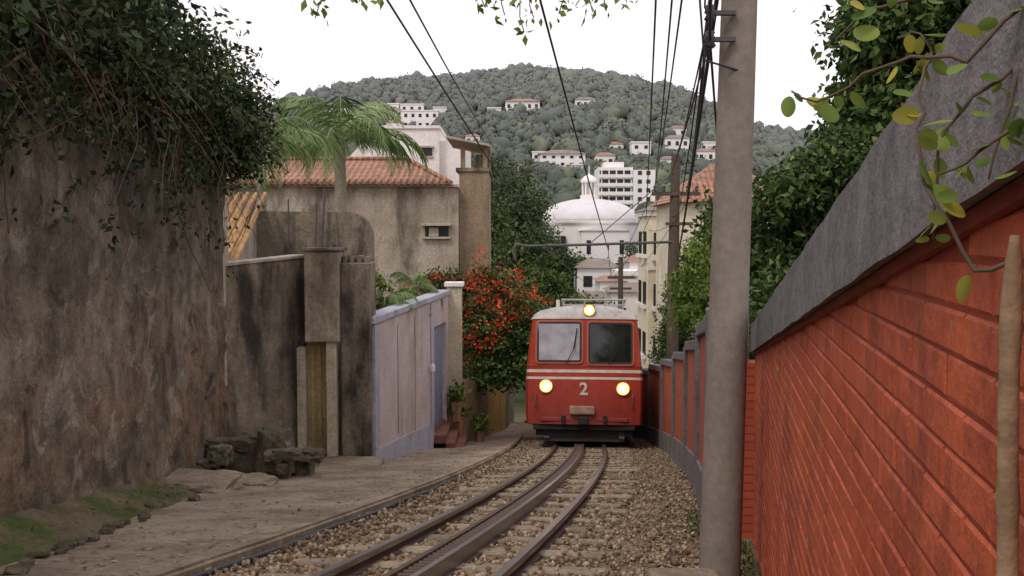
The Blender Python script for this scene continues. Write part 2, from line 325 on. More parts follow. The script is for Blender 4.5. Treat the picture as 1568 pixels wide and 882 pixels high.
# footpath with kerb
ysn=np.linspace(-6,44,70); V=[];F=[]
for y in ysn:
    k=cx(y)-1.42
    V+=[(-6.5,y,gz(y)+.10),(k,y,gz(y)+.10),(k+.012,y,gz(y)+.09),(k+.012,y,gz(y)-.1)]
for i in range(len(ysn)-1):
    for j in range(3): a=i*4+j; F.append((a,a+1,a+5,a+4))
mesh('footpath',V,F,M_path)
V=[];F=[];ysn=np.linspace(-6,42,200)
for y in ysn:
    w_=.018*mn.noise(Vector((y*1.7,0,0)))+.008*mn.noise(Vector((y*7,0,0)))
    for u,w in((-.09,.0),(.02+w_,.0),(.02+w_,.118+w_*.4),(-.09,.112)): V.append((cx(y)-1.45+u,y,gz(y)+w))
for i in range(199):
    for j in range(4): a=i*4+j;b=i*4+(j+1)%4; F.append((a,b,b+4,a+4))
mesh('kerb',V,F,M_path)
tubes('drain_pipe',[([(cx(y)-1.36+.02*math.sin(y*3),y,gz(y)+.045) for y in np.linspace(2,13,40)],.022)],M_wire)
# ------------------------------------------------------------ right brick wall (near)
W=group('red_brick_wall',(1.0,3.5,-1.6))
A=.30;SL=.21
def wx(y): return A+SL*y
ln=math.sqrt(1+SL*SL); dirx,diry=SL/ln,1/ln; nxv,nyv=-1/ln,SL/ln
def topz(y): return .183-.1452*y
Y0,Y1=-1.2,7.45
prism('wall_core',(wx(Y1),Y1),(wx(Y0),Y0),gz(Y1)-.3,topz(Y1),gz(Y0)-.3,topz(Y0),.25,M_mortar,W)
V=[];F=[];rb=random.Random(9)
bh,bl,jt=.0605,.23,.005
z0=-2.75;row=0
while z0<.4:
    s=-(bl*.5 if row%2 else 0)+rb.uniform(-.02,.02); dz=rb.uniform(-.0012,.0012)
    while True:
        ya=Y0+s*diry; yb=ya+(bl-jt)*diry
        if ya>Y1: break
        s+=bl; yb=min(yb,Y1); ya2=max(ya,Y0)
        if yb-ya2<.02: continue
        za,zb=z0+dz,z0+dz+bh-jt
        ta=min(zb,topz(ya2)-.004); tb=min(zb,topz(yb)-.004)
        if tb-za<.008: continue
        if za<gz(yb)-.2 : continue
        p=.0038+rb.uniform(-.0014,.0014); ch=.005; tilt=rb.uniform(-.0011,.0011); ti2=rb.uniform(-.0009,.0009)
        a=len(V)
        for (y,z) in((ya2,za),(yb,za),(yb,tb),(ya2,ta)): V.append((wx(y)+nxv*.0003,y+nyv*.0003,z))
        for (y,z,sy,szz) in((ya2,za,1,1),(yb,za,-1,1),(yb,tb,-1,-1),(ya2,ta,1,-1)):
            y2=y+sy*ch; z2=z+szz*ch; pp=p+tilt*sy+ti2*szz; V.append((wx(y2)+nxv*pp,y2+nyv*pp,z2))
        F+=[(a+4,a+7,a+6,a+5),(a,a+4,a+5,a+1),(a+1,a+5,a+6,a+2),(a+2,a+6,a+7,a+3),(a+3,a+7,a+4,a)]
    z0+=bh; row+=1
mesh('brick_courses',V,F,M_brick,W)
def cop(y,z,o): return (wx(y)+nxv*o,y+nyv*o,z)
V=[];F=[];nn=60
for i in range(nn):
    y=Y0-.05+(Y1+.08-Y0)*i/(nn-1); t=topz(y); w=.006*mn.noise(Vector((y*5,0,0))); w2=.006*mn.noise(Vector((y*4,7,0)))
    V+=[cop(y,t+.012,.0),cop(y,t+w2,.042+w),cop(y,t+.21+w,.036+w2),cop(y,t+.235,-.11),cop(y,t+.19,-.3),cop(y,t,-.3)]
for i in range(nn-1):
    for j in range(6): a=i*6+j;b=i*6+(j+1)%6; F.append((a,b,b+6,a+6))
F+=[tuple(range(6)),tuple(range((nn-1)*6+5,(nn-1)*6-1,-1))]
mesh('coping',V,F,M_greycop,W)
V=[];F=[]
for i in range(nn):
    y=Y0+(Y1-Y0)*i/(nn-1); t=topz(y); V+=[cop(y,t-.016,.004),cop(y,t-.015,.016),cop(y,t+.004,.018),cop(y,t+.011,.004)]
for i in range(nn-1):
    for j in range(4): a=i*4+j;b=i*4+(j+1)%4; F.append((a,b,b+4,a+4))
mesh('drip_course',V,F,plain('dark_red',(.22,.035,.02),.8,.4,10),W)
W2=group('stepped_brick_wall',(cx(12)+1.7,12,gz(12)))
y=7.7;k=0
while y<40:
    y2=y+3.1; x0=cx(y)+1.72;x1=cx(y2)+1.72; top=gz((y+y2)/2)+1.72
    prism('panel_%d'%k,(x1,y2),(x0,y),gz(y2)-.2,top-.18,gz(y)-.2,top+.18,.2,M_panel,W2)
    prism('plinth_%d'%k,(x1-.035,y2),(x0-.035,y),gz(y2)-.2,gz(y2)+.42,gz(y)-.2,gz(y)+.42,.1,M_greycop,W2)
    prism('cap_%d'%k,(x1-.05,y2),(x0-.05,y),top-.178,top-.05,top+.182,top+.31,.3,M_greycop,W2,bev=.015)
    prism('pilaster_%d'%k,(cx(y+.26)+1.67,y+.26),(x0-.055,y-.02),gz(y)-.3,top+.36,gz(y)-.3,top+.36,.33,M_greycop,W2,bev=.015)
    y=y2+.003;k+=1
prism('brick_wall_return',(1.66,7.62),(1.95,7.62),gz(7.6)-.3,-1.0,gz(7.6)-.3,-1.0,.2,M_panel)
# concrete pole
C=group('concrete_pole',(1.25,5.8,gz(5.8)))
lathe('shaft',[(.128,-.3),(.125,0),(.118,1.2),(.092,5.2),(.08,8.5),(.0,8.52)],(0,0,0),28,M_pole,None,True)
sh=bpy.data.objects['shaft']; sh.parent=C; sh.rotation_euler=(0,math.radians(1.3),0)
def pcyl(name,z,r,h,mat):
    o=lathe(name,[(r,-h/2),(r,h/2)],(z*math.tan(math.radians(1.3)),0,z),24,mat); o.parent=C; return o
gp=-gz(5.8)
for nm,z,rr,h in(('band_1',gp+.485,.107,.018),('band_2',gp+1.13,.104,.03),('band_3',gp+1.29,.103,.025),('band_4',gp-.72,.1155,.006),('band_5',gp+.02,.111,.005)): pcyl(nm,z,rr,h,plain('galv_'+nm,(.30,.27,.25),.6,.3,metal=.3))
for i,z in enumerate((1.12,1.27)):
    box('bracket_%d'%i,1.14,1.28,5.66,5.70,z-.012,z+.012,M_iron,C)
    lathe('insulator_%d'%i,[(.02,-.05),(.036,-.035),(.022,-.01),(.036,.005),(.022,.025),(.03,.04),(.012,.05)],(1.135,5.68,z),12,plain('porcelain%d'%i,(.06,.05,.06),.3),C,True)
box('pole_footing',.80,1.22,4.9,5.75,gz(5.8)-.3,gz(5.3)+.03,M_path,None,.03)
# ------------------------------------------------------------ left old wall
LW=group('old_plaster_wall',(-4,9,gz(9)))
nseg=130;nz=54;V=[];F=[]
for i in range(nseg+1):
    t=i/nseg; y=1+13*t; x=-3.15-.95*t
    for j in range(nz+1):
        s=j/nz; z=gz(y)-.2+(1.75-gz(y)+.2)*s
        o=.035*mn.fractal(Vector((y*.9,z*.9,0)),1,2,5)+(.10*max(0,.3-s))
        q=mn.noise(Vector((y*.9,z*1.3,4)))+.4*mn.noise(Vector((y*4,z*4,4))); o+= -.022 if q>.28 else 0
        V.append((x+o,y,z))
F=[(i*(nz+1)+j,(i+1)*(nz+1)+j,(i+1)*(nz+1)+j+1,i*(nz+1)+j+1) for i in range(nseg) for j in range(nz)]
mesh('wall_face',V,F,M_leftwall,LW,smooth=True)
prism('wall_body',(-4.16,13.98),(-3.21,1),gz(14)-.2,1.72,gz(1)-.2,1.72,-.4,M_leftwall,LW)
box('end_post',-4.36,-4.10,13.9,14.15,gz(14)-.2,.55,M_conc,LW,.01)
def rocks(name,L,mat,parent=None,sub=3):
    bm=bmesh.new()
    for k,(x,y,z,r) in enumerate(L):
        rr=bmesh.ops.create_icosphere(bm,subdivisions=sub,radius=1)
        for v in rr['verts']:
            p=v.co.copy(); f=1+.5*mn.fractal(p*1.6+Vector((k*7,0,0)),1,2,4); q=p*f; q=Vector((max(-.8,min(.8,q.x)),max(-.8,min(.8,q.y)),max(-.7,min(.7,q.z))))
            v.co=Vector((x,y,z))+Vector((q.x*r[0],q.y*r[1],q.z*r[2]))
    me=bpy.data.meshes.new(name); bm.to_mesh(me); bm.free(); me.materials.append(mat); o=bpy.data.objects.new(name,me); link(o,parent); return o
rn=random.Random(4)
rk=[(-3.3,12.6,gz(12.6)+.3,(.5,.5,.45)),(-3.0,12.3,gz(12.3)+.42,(.26,.3,.42)),(-3.65,12.7,gz(12.5)+.2,(.4,.4,.35)),(-2.78,12.8,gz(12.9)+.2,(.2,.3,.3))]
rk+=[(-3.3+rn.gauss(0,.32),12.3+rn.gauss(0,.3),gz(12.3)+rn.uniform(.05,.55),(rn.uniform(.08,.2),)*2+(rn.uniform(.07,.16),)) for _ in range(30)]
rocks('rubble_stones',rk,M_rock)
V=[];F=[];ysn=np.linspace(3,13,130);us_=np.linspace(0,1,16)
for y in ysn:
    x0=-3.2-.073*(y-1)+.1; wd=.5+.25*mn.noise(Vector((y*.8,0,0))); hgt=.2+.14*mn.noise(Vector((y*1.1,3,0)))
    for u in us_: V.append((x0-.1+u*(wd+.1),y,gz(y)+.095+hgt*(1-u)**1.3+.05*mn.fractal(Vector((y*3,u*3,0)),1,2,4)*(1-u*.9)-(.03 if u>.99 else 0)))
F=[(i*16+j,i*16+j+1,(i+1)*16+j+1,(i+1)*16+j) for i in range(129) for j in range(15)]
mesh('mossy_bank',V,F,stained('moss_bank',(.13,.10,.06),(.19,.145,.09),(.06,.09,.02),2.2,.85,.44,.56,bd=.03,streak=2),smooth=True)
L=[(-3.3-.07*(y-5)+rn.uniform(.05,.5),y,gz(y)+.12,(rn.uniform(.03,.09),rn.uniform(.03,.1),rn.uniform(.02,.06))) for y in np.linspace(5,12,40)]
rocks('loose_stones',L,M_rock,sub=2)
rocks('broken_slab',[(-3.4,10.6,gz(10.6)+.14,(.55,.5,.16)),(-3.0,11.3,gz(11.3)+.1,(.3,.3,.12))],M_path)
box('stone_threshold',-2.85,-1.95,14.1,14.8,gz(14.5)-.1,gz(14.5)+.17,M_path,None,.02)
# ------------------------------------------------------------ gate, stained walls
G=group('garden_gateway',(-3,15,gz(15)))
prism('side_wall',(-4.1,14.0),(-3.22,15.3),gz(14)-.2,-.45,gz(15)-.2,-.35,.25,M_dark,G)
prism('side_wall_cap',(-4.1,13.96),(-3.2,15.26),-.448,-.40,-.348,-.30,.32,M_conc,G,bev=.01)
box('header_block',-3.14,-2.62,14.75,15.3,-1.62,-.24,M_header,G,.02)
box('header_cap',-3.18,-2.58,14.71,15.34,-.238,-.19,M_dark,G,.01)
box('post_left',-3.30,-3.17,14.9,15.1,gz(15)-.2,-1.72,M_post,G,.01)
box('post_right',-2.83,-2.68,14.8,15.0,gz(15)-.2,-1.60,M_post,G,.01)
box('gate_leaf',-3.17,-2.83,15.1,15.15,gz(15)+.1,-1.65,M_tan,G,.005)
for i in range(3): box('gate_slat_%d'%i,-3.12+i*.1,-3.06+i*.1,15.07,15.098,gz(15)+.15,-1.7,M_tan,G,.005)
box('pier',-2.62,-2.16,14.9,15.5,gz(15)-.2,-.42,M_dark,G,.02)
for i in range(4): box('pier_finial_%d'%i,-2.60+i*.11,-2.53+i*.11,15.0,15.3,-.42,-.31-.02*(i%2),M_dark,G,.015)
pts=[(-4.9,.42),(-2.85,.40)]+[(-2.85+.42*math.sin(a),-.02+.42*math.cos(a)) for a in np.linspace(.15,math.pi/2,8)]+[(-2.43,-4),(-4.9,-4)]
n=len(pts); V=[(x,17.,z) for x,z in pts]+[(x,17.3,z) for x,z in pts]
mesh('stained_back_wall',V,[tuple(range(n-1,-1,-1)),tuple(range(n,2*n))]+[(i,(i+1)%n,(i+1)%n+n,i+n) for i in range(n)],M_dark)
tubes('metal_posts',[([(-3.85,16.9,-.5),(-3.85,16.9,.62)],.015),([(-3.3,16.9,-.5),(-3.22,16.9,.8)],.02),([(-3.1,15.4,-.3),(-3.06,15.4,.5)],.015),([(-2.72,15.4,-.3),(-2.75,15.4,.35)],.01)],M_iron)
SH=group('tiled_shed',(-4.7,15.8,gz(16)))
box('walls',-5.7,-4.3,14.75,16.9,gz(16),-.5,M_dark,SH)
mesh('tile_roof',[(-5.8,14.45,-.42),(-4.12,14.45,-.42),(-4.40,16.96,.70),(-5.8,16.96,.70),(-5.8,14.45,-.50),(-4.12,14.45,-.50),(-4.40,16.96,.62),(-5.8,16.96,.62)],[(0,1,2,3),(7,6,5,4),(0,4,5,1),(1,5,6,2),(2,6,7,3),(3,7,4,0)],M_tiley,SH)
tubes('cover_tiles',[([(x,14.43,-.41),(x-.16*(x+5.8)/1.7,16.96,.71)],.045) for x in np.arange(-5.7,-4.1,.16)],M_tiley,SH)
prism('gable_wall',(-4.14,14.5),(-4.42,16.95),gz(15),-.51,gz(15),.6,.08,M_conc,SH)
FW=group('painted_street_wall',(-1.8,18,gz(18)))
def fp(y,o=0): t=(y-15.1)/5.9; return (-2.14+t*.74+o,y)
prism('core',fp(15.1),fp(19.5),gz(15.1)-.3,-1.38,gz(19.5)-.3,-1.33,.22,M_pinkwall,FW)
prism('core_over_door',fp(19.503),fp(20.9),-1.85,-1.33,-1.85,-1.31,.22,M_pinkwall,FW)
prism('core_end',fp(20.903),fp(21.2),gz(21)-.3,-1.31,gz(21)-.3,-1.30,.22,M_pinkwall,FW)
prism('top_band',fp(15.0,.04),fp(21.25,.04),-1.378,-1.26,-1.298,-1.18,.30,M_lilac,FW,bev=.02)
prism('lower_plinth',fp(15.08,.025),fp(19.5,.025),gz(15.1)-.3,gz(15.1)+.30,gz(19.5)-.3,gz(19.5)+.62,.2,M_lilac,FW)
prism('stile_a',fp(15.05,.03),fp(15.3,.03),gz(15)+.3,-1.39,gz(15)+.3,-1.39,.2,M_lilac,FW)
prism('door_jamb',fp(19.25,.03),fp(19.5,.03),gz(19.5)+.6,-1.34,gz(19.5)+.6,-1.34,.2,M_lilac,FW)
for i,yy_ in enumerate((16.6,17.9)): prism('groove_%d'%i,fp(yy_,.004),fp(yy_+.03,.004),gz(yy_)+.5,-1.5,gz(yy_)+.5,-1.5,.05,M_dark,FW)
prism('door',fp(19.51,-.08),fp(20.89,-.08),-3.95,-1.86,-3.95,-1.86,.06,M_door,FW)
prism('door_infill',fp(19.51,-.02),fp(20.89,-.02),gz(20)-.2,-3.96,gz(20)-.2,-3.96,.2,M_stepred,FW)
lathe('lantern',[(.03,-.09),(.05,-.06),(.05,.05),(.0,.09)],(fp(19.1,.08)[0],19.1,-2.6),8,M_white,FW)
box('gate_pillar',-1.42,-1.10,21.22,21.55,gz(21.4)-.2,-1.12,M_post,FW,.015)
box('gate_pillar_cap',-1.47,-1.05,21.17,21.6,-1.118,-1.02,M_white,FW,.015)
ST=group('entry_steps',(-1.2,20.2,gz(20)))
for i in range(4): box('step_%d'%i,-1.6,-1.32+.17*(3-i),19.45,20.95,gz(20)-.4,-4.02-.155*(3-i)+.003*i,M_stepred,ST,.01)
for i,(x,y,z) in enumerate(((-1.15,21.0,-3.95),(-.75,22.3,-4.5),(-1.2,20.9,-3.6))):
    PT=group('potted_plant',(x,y,z)); lathe('pot',[(.09,-.4),(.13,0),(.14,.02),(.1,.02)],(x,y,z),14,M_tile,PT)
    P,s=crown([((x,y,z+.2),(.17,.17,.2))],14,12,.07,20+i); leaves('leaves',P,s,.13,L_bright,PT,i,droop=-.3)
prism('brown_garden_wall',(-1.05,21.7),(-.62,25.6),gz(22)-.2,-3.2,gz(25.6)-.2,-3.9,.2,M_brown)
prism('yellow_street_wall',(-.62,25.61),(-.2,31),gz(25.6)-.2,-3.1,gz(31)-.2,-3.6,.2,M_yellow)
prism('old_street_wall',(-.2,31.01),(.1,44),gz(31)-.2,-4.4,gz(44)-.2,-6.1,.2,M_dark)
bb=[((-1.75,24.6,-1.6),(.95,.8,.7)),((-.7,24.3,-1.45),(1.0,.8,.9)),((.1,24.7,-1.95),(.9,.8,.9)),((-.9,23.9,-2.5),(.7,.7,.7)),((-.1,24.0,-2.9),(.75,.6,.8)),((-.5,23.8,-3.3),(.5,.5,.4))]
tree('flowering_bush',(-.95,24.2,gz(24)),bb,44,75,.18,.11,L_mid,31,.07)
P,s=crown([((c[0],c[1]-.15,c[2]+.12),(r_[0]*1.05,r_[1]*1.05,r_[2]*1.03)) for c,r_ in bb[:4]],52,18,.13,77); leaves('flowers',P,s,.08,L_fl,bpy.data.objects['flowering_bush'],8,aspect=.8)
# ------------------------------------------------------------ houses on left
H=group('grey_plaster_house',(-4,27,gz(26)))
box('walls',-8.0,-1.42,26,31,gz(26)-1,1.27,M_house,H)
box('cornice',-8.05,-1.38,25.92,26.1,1.272,1.34,M_conc,H)
mesh('tile_roof',[(-8.2,25.8,1.345),(-1.6,25.8,1.345),(-3.0,28.2,2.15),(-8.2,28.2,2.15),(-1.6,31,1.345),(-8.2,31,1.345)],[(0,1,2,3),(1,4,2),(3,2,4,5),(0,3,5),(0,5,4,1)],M_tile,H)
tubes('eave_tiles',[([(x,25.74,1.36),(x,26.1,1.47)],.05) for x in np.arange(-7.9,-1.7,.17)]+[([(-1.6,25.8,1.38),(-3.0,28.2,2.19)],.06),([(-3.0,28.2,2.19),(-8.2,28.2,2.19)],.06)],M_tile,H)
box('window_opening',-2.30,-1.68,25.985,26.02,-.04,.24,M_glassdark,H)
box('window_hood',-2.38,-1.60,25.82,25.99,.242,.31,M_conc,H,.01); box('window_sill',-2.36,-1.62,25.88,25.99,-.10,-.042,M_conc,H,.01)
box('window_shutter',-2.20,-1.95,25.96,25.982,-.03,.20,M_conc,H)
box('pilaster',-1.80,-1.415,25.93,25.995,gz(26),-.7,M_house,H)
CH=group('concrete_stair_tower',(-1,28,gz(28)))
box('shaft',-1.415,-.62,26.3,29,gz(27)-1,1.7,M_brown,CH,.01); box('slab',-1.5,-.58,26.25,29.1,1.702,1.80,M_dark,CH)
for i,x in enumerate((-1.38,-.78)): box('post_%d'%i,x,x+.12,26.4,26.52,1.8,2.36,M_brown,CH)
box('low_wall',-1.0,-.62,27.0,29,1.8,2.2,M_dark,CH)
mesh('lean_roof',[(-1.75,26.1,2.58),(-.6,26.1,2.36),(-.6,29.2,2.36),(-1.75,29.2,2.58),(-1.75,26.1,2.64),(-.6,26.1,2.42),(-.6,29.2,2.42),(-1.75,29.2,2.64)],[(3,2,1,0),(4,5,6,7),(0,1,5,4),(1,2,6,5),(2,3,7,6),(3,0,4,7)],M_conc,CH)
WH=group('white_upper_house',(-3,33,1))
box('walls',-4.4,-2.30,31.1,36,-6,3.35,M_white,WH); box('wing',-2.298,-1.5,31.4,36,-6,3.0,M_white,WH)
box('parapet',-4.46,-2.26,31.04,36.05,3.352,3.45,M_white,WH,.01)
box('window',-2.86,-2.52,31.06,31.13,2.5,2.75,M_glassdark,WH); box('window_frame',-2.90,-2.48,31.05,31.09,2.44,2.498,M_conc,WH); box('window_head',-2.92,-2.46,30.98,31.1,2.752,2.81,M_conc,WH)
mesh('parapet_slope',[(-5.6,31.2,1.6),(-4.41,31.2,1.6),(-4.41,31.2,3.3),(-5.6,31.2,2.0),(-5.6,35,1.6),(-4.41,35,1.6),(-4.41,35,3.3),(-5.6,35,2.0)],[(0,1,2,3),(7,6,5,4),(0,4,5,1),(1,5,6,2),(2,6,7,3),(3,7,4,0)],M_white,WH)
tubes('antenna',[([(-6.9,30,2),(-6.9,30,4.2)],.02),([(-6.5,30,3.9),(-7.4,30,4.1)],.015)],M_wire,H)
# ------------------------------------------------------------ generic small house
def house(name,x,y,w,d,h,wall,roof,storeys=2,base=None,flat=False,drop=5):
    zb=tz(x,y) if base is None else base; g=group(name,(x,y,zb)); zt=zb+h
    box('walls',x-w/2,x+w/2,y,y+d,zb-drop,zt,wall,g)
    if flat: box('parapet',x-w/2-.2,x+w/2+.2,y-.2,y+d+.2,zt+.003,zt+.35,wall,g)
    else:
        e=w*.03+.15; rh=min(w,d)*.2
        mesh('roof',[(x-w/2-e,y-e,zt),(x+w/2+e,y-e,zt),(x+w/2+e,y+d+e,zt),(x-w/2-e,y+d+e,zt),(x-w*.22,y+d/2,zt+rh),(x+w*.22,y+d/2,zt+rh)],[(0,1,5,4),(1,2,5),(2,3,4,5),(3,0,4),(3,2,1,0)],roof,g)
    n=max(2,int(w/2.2)); sh=h/storeys; V=[];F=[]
    for s in range(storeys):
        for i in range(n):
            xc=x-w/2+(i+.5)*w/n; ww_=min(1.0,w/n*.42)/2; za=zb+s*sh+sh*.34; zc=za+sh*.38; a=len(V)
            V+=[(xx_,yy2,z_) for z_ in(za,zc) for yy2 in(y-.04,y+.02) for xx_ in(xc-ww_,xc+ww_)]; F+=[(a,a+1,a+5,a+4),(a,a+4,a+6,a+2),(a+1,a+3,a+7,a+5),(a+4,a+5,a+7,a+6),(a,a+2,a+3,a+1)]
    mesh('windows',V,F,M_glassdark,g)
    return g
hs=[(-41,335,9,5,7,0),(-30,322,13,7,7,1),(-35,345,9,6,7,1),(-49,350,8,5,6,0),(-56,338,7,5,6,0),(3.6,335,13,4,7,0),(25,335,8,4,6,0),(14,272,14,4.5,7,0),(25.5,268,6,4,6,0),(36.5,278,6,6,5,1),(49,292,8,4,6,0),(56,284,6,4,6,0),(70,256,9,4,7,1),(77,262,7,4.5,6,0),(-48,205,6,6,6,0),(-55,215,7,6,6,1),(2,262,5,3.5,5,0),(83,250,6,5,5,1),
(-62,352,7,5,6,1),(-44,356,7,4,6,1),(-38,318,6,4,5,0),(-24,340,7,4,5,1),(60,300,7,4,6,1),(88,290,8,4,6,0),(95,270,7,4,6,0),(80,238,7,4,6,0),(90,232,6,4,6,1),(-32,330,6,5,5,0),(-52,326,6,4,5,1),(-47,342,6,5,5,1),(17,262,5,3,5,1),(43,268,6,4,5,0),(8,280,5,3,5,1),(66,282,6,4,5,0),(52,308,6,3.5,5,0),(-12,300,5,3,5,0),(102,285,6,4,5,0),(74,236,6,4,5,1),(30,285,5,3,5,0),(-6,330,5,3,5,1)]
hi_=0
for (x,y,w,h,d,f) in hs:
    hi_+=1; house('hillside_house',x,y,w*.9,d,h*.85,M_farwhite,M_fartile if hi_%3==0 else M_fartile2,2 if h>4 else 1,flat=bool(f))
AB=group('apartment_block',(23,200,0)); box('main',17.6,24.6,200,210,-4,13.8,M_farwhite,AB); box('stair_side',24.602,29,199,210,-4,13.2,M_farwhite,AB); box('penthouse',19,23,202,208,13.802,15,M_farwhite,AB)
for i in range(5):
    z=5.2+i*1.75; box('balcony_void_%d'%i,17.8,24.4,199.9,200.05,z,z+.95,M_glassdark,AB); box('balcony_rail_%d'%i,17.5,24.55,199.2,199.4,z-.55,z+.12,M_farwhite,AB)
    for j in range(2): box('win_%d_%d'%(i,j),25.5+j*1.7,26.3+j*1.7,198.92,199.05,z,z+.8,M_glassdark,AB)
    for j in range(5): box('pier_%d_%d'%(i,j),18.1+j*1.5,18.35+j*1.5,199.7,199.88,z-.5,z+1.0,M_farwhite,AB)
# domed church
CHU=group('domed_church',(9.7,126,-7)); c=(9.9,126.3,0)
M_dome=plain('dome_grey',(.66,.63,.64),.7,.15,.8)
lathe('drum',[(6.45,-12),(6.45,1.3)],c,32,M_farwhite,CHU); lathe('cornice',[(6.45,1.302),(6.8,1.5),(6.85,1.75),(6.5,1.8)],c,32,M_farwhite,CHU)
lathe('dome',[(6.55,1.8)]+[(6.5*math.cos(a),1.8+2.9*math.sin(a)) for a in np.linspace(.12,1.4,10)],c,48,M_dome,CHU,True)
lathe('lantern_base',[(1.15,4.4),(1.15,5.1),(.95,5.15)],c,16,M_farwhite,CHU); lathe('lantern_core',[(.5,5.1),(.5,6.8)],c,12,M_dome,CHU)
for i in range(8): a=i*math.pi/4+.2; lathe('lantern_column_%d'%i,[(.14,5.15),(.14,6.75)],(c[0]+.82*math.cos(a),c[1]+.82*math.sin(a),0),8,M_farwhite,CHU)
lathe('lantern_dome',[(1.05,6.7),(1.1,6.9),(.95,7.2),(.6,7.55),(.2,7.75),(.08,7.9),(.05,8.9),(.01,9.0)],c,16,M_farwhite,CHU,False)
box('portico',8.4,14.2,118.7,122,-10,.55,M_farwhite,CHU); mesh('pediment',[(8.2,118.5,.553),(14.4,118.5,.553),(11.3,118.5,1.25),(8.2,121,.553),(14.4,121,.553),(11.3,121,1.25)],[(0,1,2),(5,4,3),(0,2,5,3),(1,4,5,2),(0,3,4,1)],M_farwhite,CHU)
box('side_wing',3.4,5.6,120.5,124,-10,.9,M_farwhite,CHU)
for i,x in enumerate((4.3,6.3)): box('tall_window_%d'%i,x-.3,x+.3,120.3,120.55 if i==0 else 122,-2.2,-.1,M_glassdark,CHU)
for i,x in enumerate((9.3,13.3)): box('portico_window_%d'%i,x-.25,x+.25,118.65,118.75,-2.3,-.6,M_glassdark,CHU)
CT=group('cream_townhouse',(6.2,38,-7.5)); box('walls',5.3,7.9,38,41.2,-9,.75,M_cream,CT); box('cornice',5.17,8,37.9,41.3,.753,.95,M_white,CT); 
mesh('roof',[(5.1,37.8,.953),(8.1,37.8,.953),(8.1,41.4,.953),(5.1,41.4,.953),(6.3,39.0,1.45),(6.9,40.2,1.45)],[(0,1,5,4),(1,2,5),(2,3,4,5),(3,0,4),(3,2,1,0)],M_fartile2,CT)
for k in range(3):
    for j in range(2): box('window_%d_%d'%(k,j),5.50+j*.62,5.80+j*.62,37.96,38.05,-.75-k*2.0,.10-k*2.0,M_glassdark,CT); box('balcony_%d_%d'%(k,j),5.42+j*.62,5.88+j*.62,37.7,37.95,-.98-k*2,-.76-k*2,M_white,CT)
    for j in range(2): box('side_window_%d_%d'%(k,j),5.26,5.31,38.6+j*1.4,39.3+j*1.4,-.75-k*2.0,.15-k*2.0,M_glassdark,CT); box('side_sill_%d_%d'%(k,j),5.15,5.299,38.5+j*1.4,39.4+j*1.4,-.9-k*2.0,-.752-k*2.0,M_white,CT)
box('string_course',5.20,7.95,37.92,37.99,-1.35,-1.2,M_white,CT)
RR=group('red_roofed_house',(7.2,30,-6)); box('walls',5.3,9,31,36,-8,1.1,M_cream,RR)
mesh('roof',[(5.0,30.7,1.05),(9.2,30.7,1.05),(9.2,36.2,1.05),(5.0,36.2,1.05),(6.6,32.5,2.35),(8,34.5,2.35)],[(0,1,5,4),(1,2,5),(2,3,4,5),(3,0,4),(3,2,1,0)],M_tile,RR)
for (x,y,w,h,b,wm,f,rf) in((7.6,62,2.6,3.6,-7.2,M_white,0,1),(5.6,66,3.2,2.9,-7.4,M_brown,0,1),(9.3,58,2.0,5.2,-7,M_cream,1,0),(6.9,78,3.4,4.6,-7.2,M_farwhite,0,1),(10.4,74,3.0,5.2,-7.2,M_farwhite,0,0),(8.9,70,2.2,4.3,-7.2,M_white,1,0),(6.3,50,1.6,1.7,-7,M_white,1,0),(14.0,85,3,7.4,-7,M_cream,0,0),(7.0,48,1.3,2.3,-6.6,M_brown,0,0),(7.2,70,1.8,3.9,-7.2,M_farwhite,0,0)):
    house('townhouse',x,y,w,4,h,wm,M_fartile2 if rf else M_fartile,max(1,int(h/2)),base=b,flat=bool(f))
# ------------------------------------------------------------ utility poles, wires
U=group('wooden_utility_pole',(4.12,25,gz(25)))
tubes('shaft',[([(4.12,25,gz(25)-.3),(4.12,25,-1),(4.16,25,2.05)],[.17,.15,.11])],M_wood,U,res=4)
box('crossarm',3.55,4.75,24.85,24.95,1.0,1.1,M_wood,U); box('crossarm_low',3.9,4.6,24.85,24.95,.25,.33,M_wood,U)
for i,x in enumerate((3.62,3.85,4.45,4.68)): lathe('insulator_%d'%i,[(.03,0),(.05,.05),(.03,.08),(.05,.12),(.02,.16)],(x,24.9,1.1),8,M_iron,U)
box('transformer_bracket',4.2,4.3,24.85,25,-1.0,-.9,M_iron,U)
tubes('catenary_arm',[([(4.1,24.9,-.17),(1.9,24.9,-.24),(.35,24.9,-.28),(.12,24.9,-.22),(.02,24.9,-.35),(.08,24.9,-.62)],.035),([(4.1,24.9,1.6),(2.0,24.9,-.2)],.012),([(1.0,24.9,-.26),(1.0,24.9,-.42)],.02),([(2.45,24.9,-.22),(2.45,24.9,-.38)],.02)],M_iron,U)
U2=group('wooden_utility_pole',(5.0,45,gz(45)))
tubes('shaft',[([(5.0,45,gz(45)-.3),(5.0,45,-1.0)],[.16,.11])],M_wood,U2); box('crossarm',4.4,5.65,44.9,45,-2.0,-1.88,M_wood,U2); box('crossarm_low',4.5,5.5,44.9,45,-2.5,-2.4,M_wood,U2)
def wire(a,b,sag,r=.009,n=16):
    a=Vector(a);b=Vector(b); return ([tuple(a.lerp(b,i/n)-Vector((0,0,sag*4*(i/n)*(1-i/n)))) for i in range(n+1)],r)
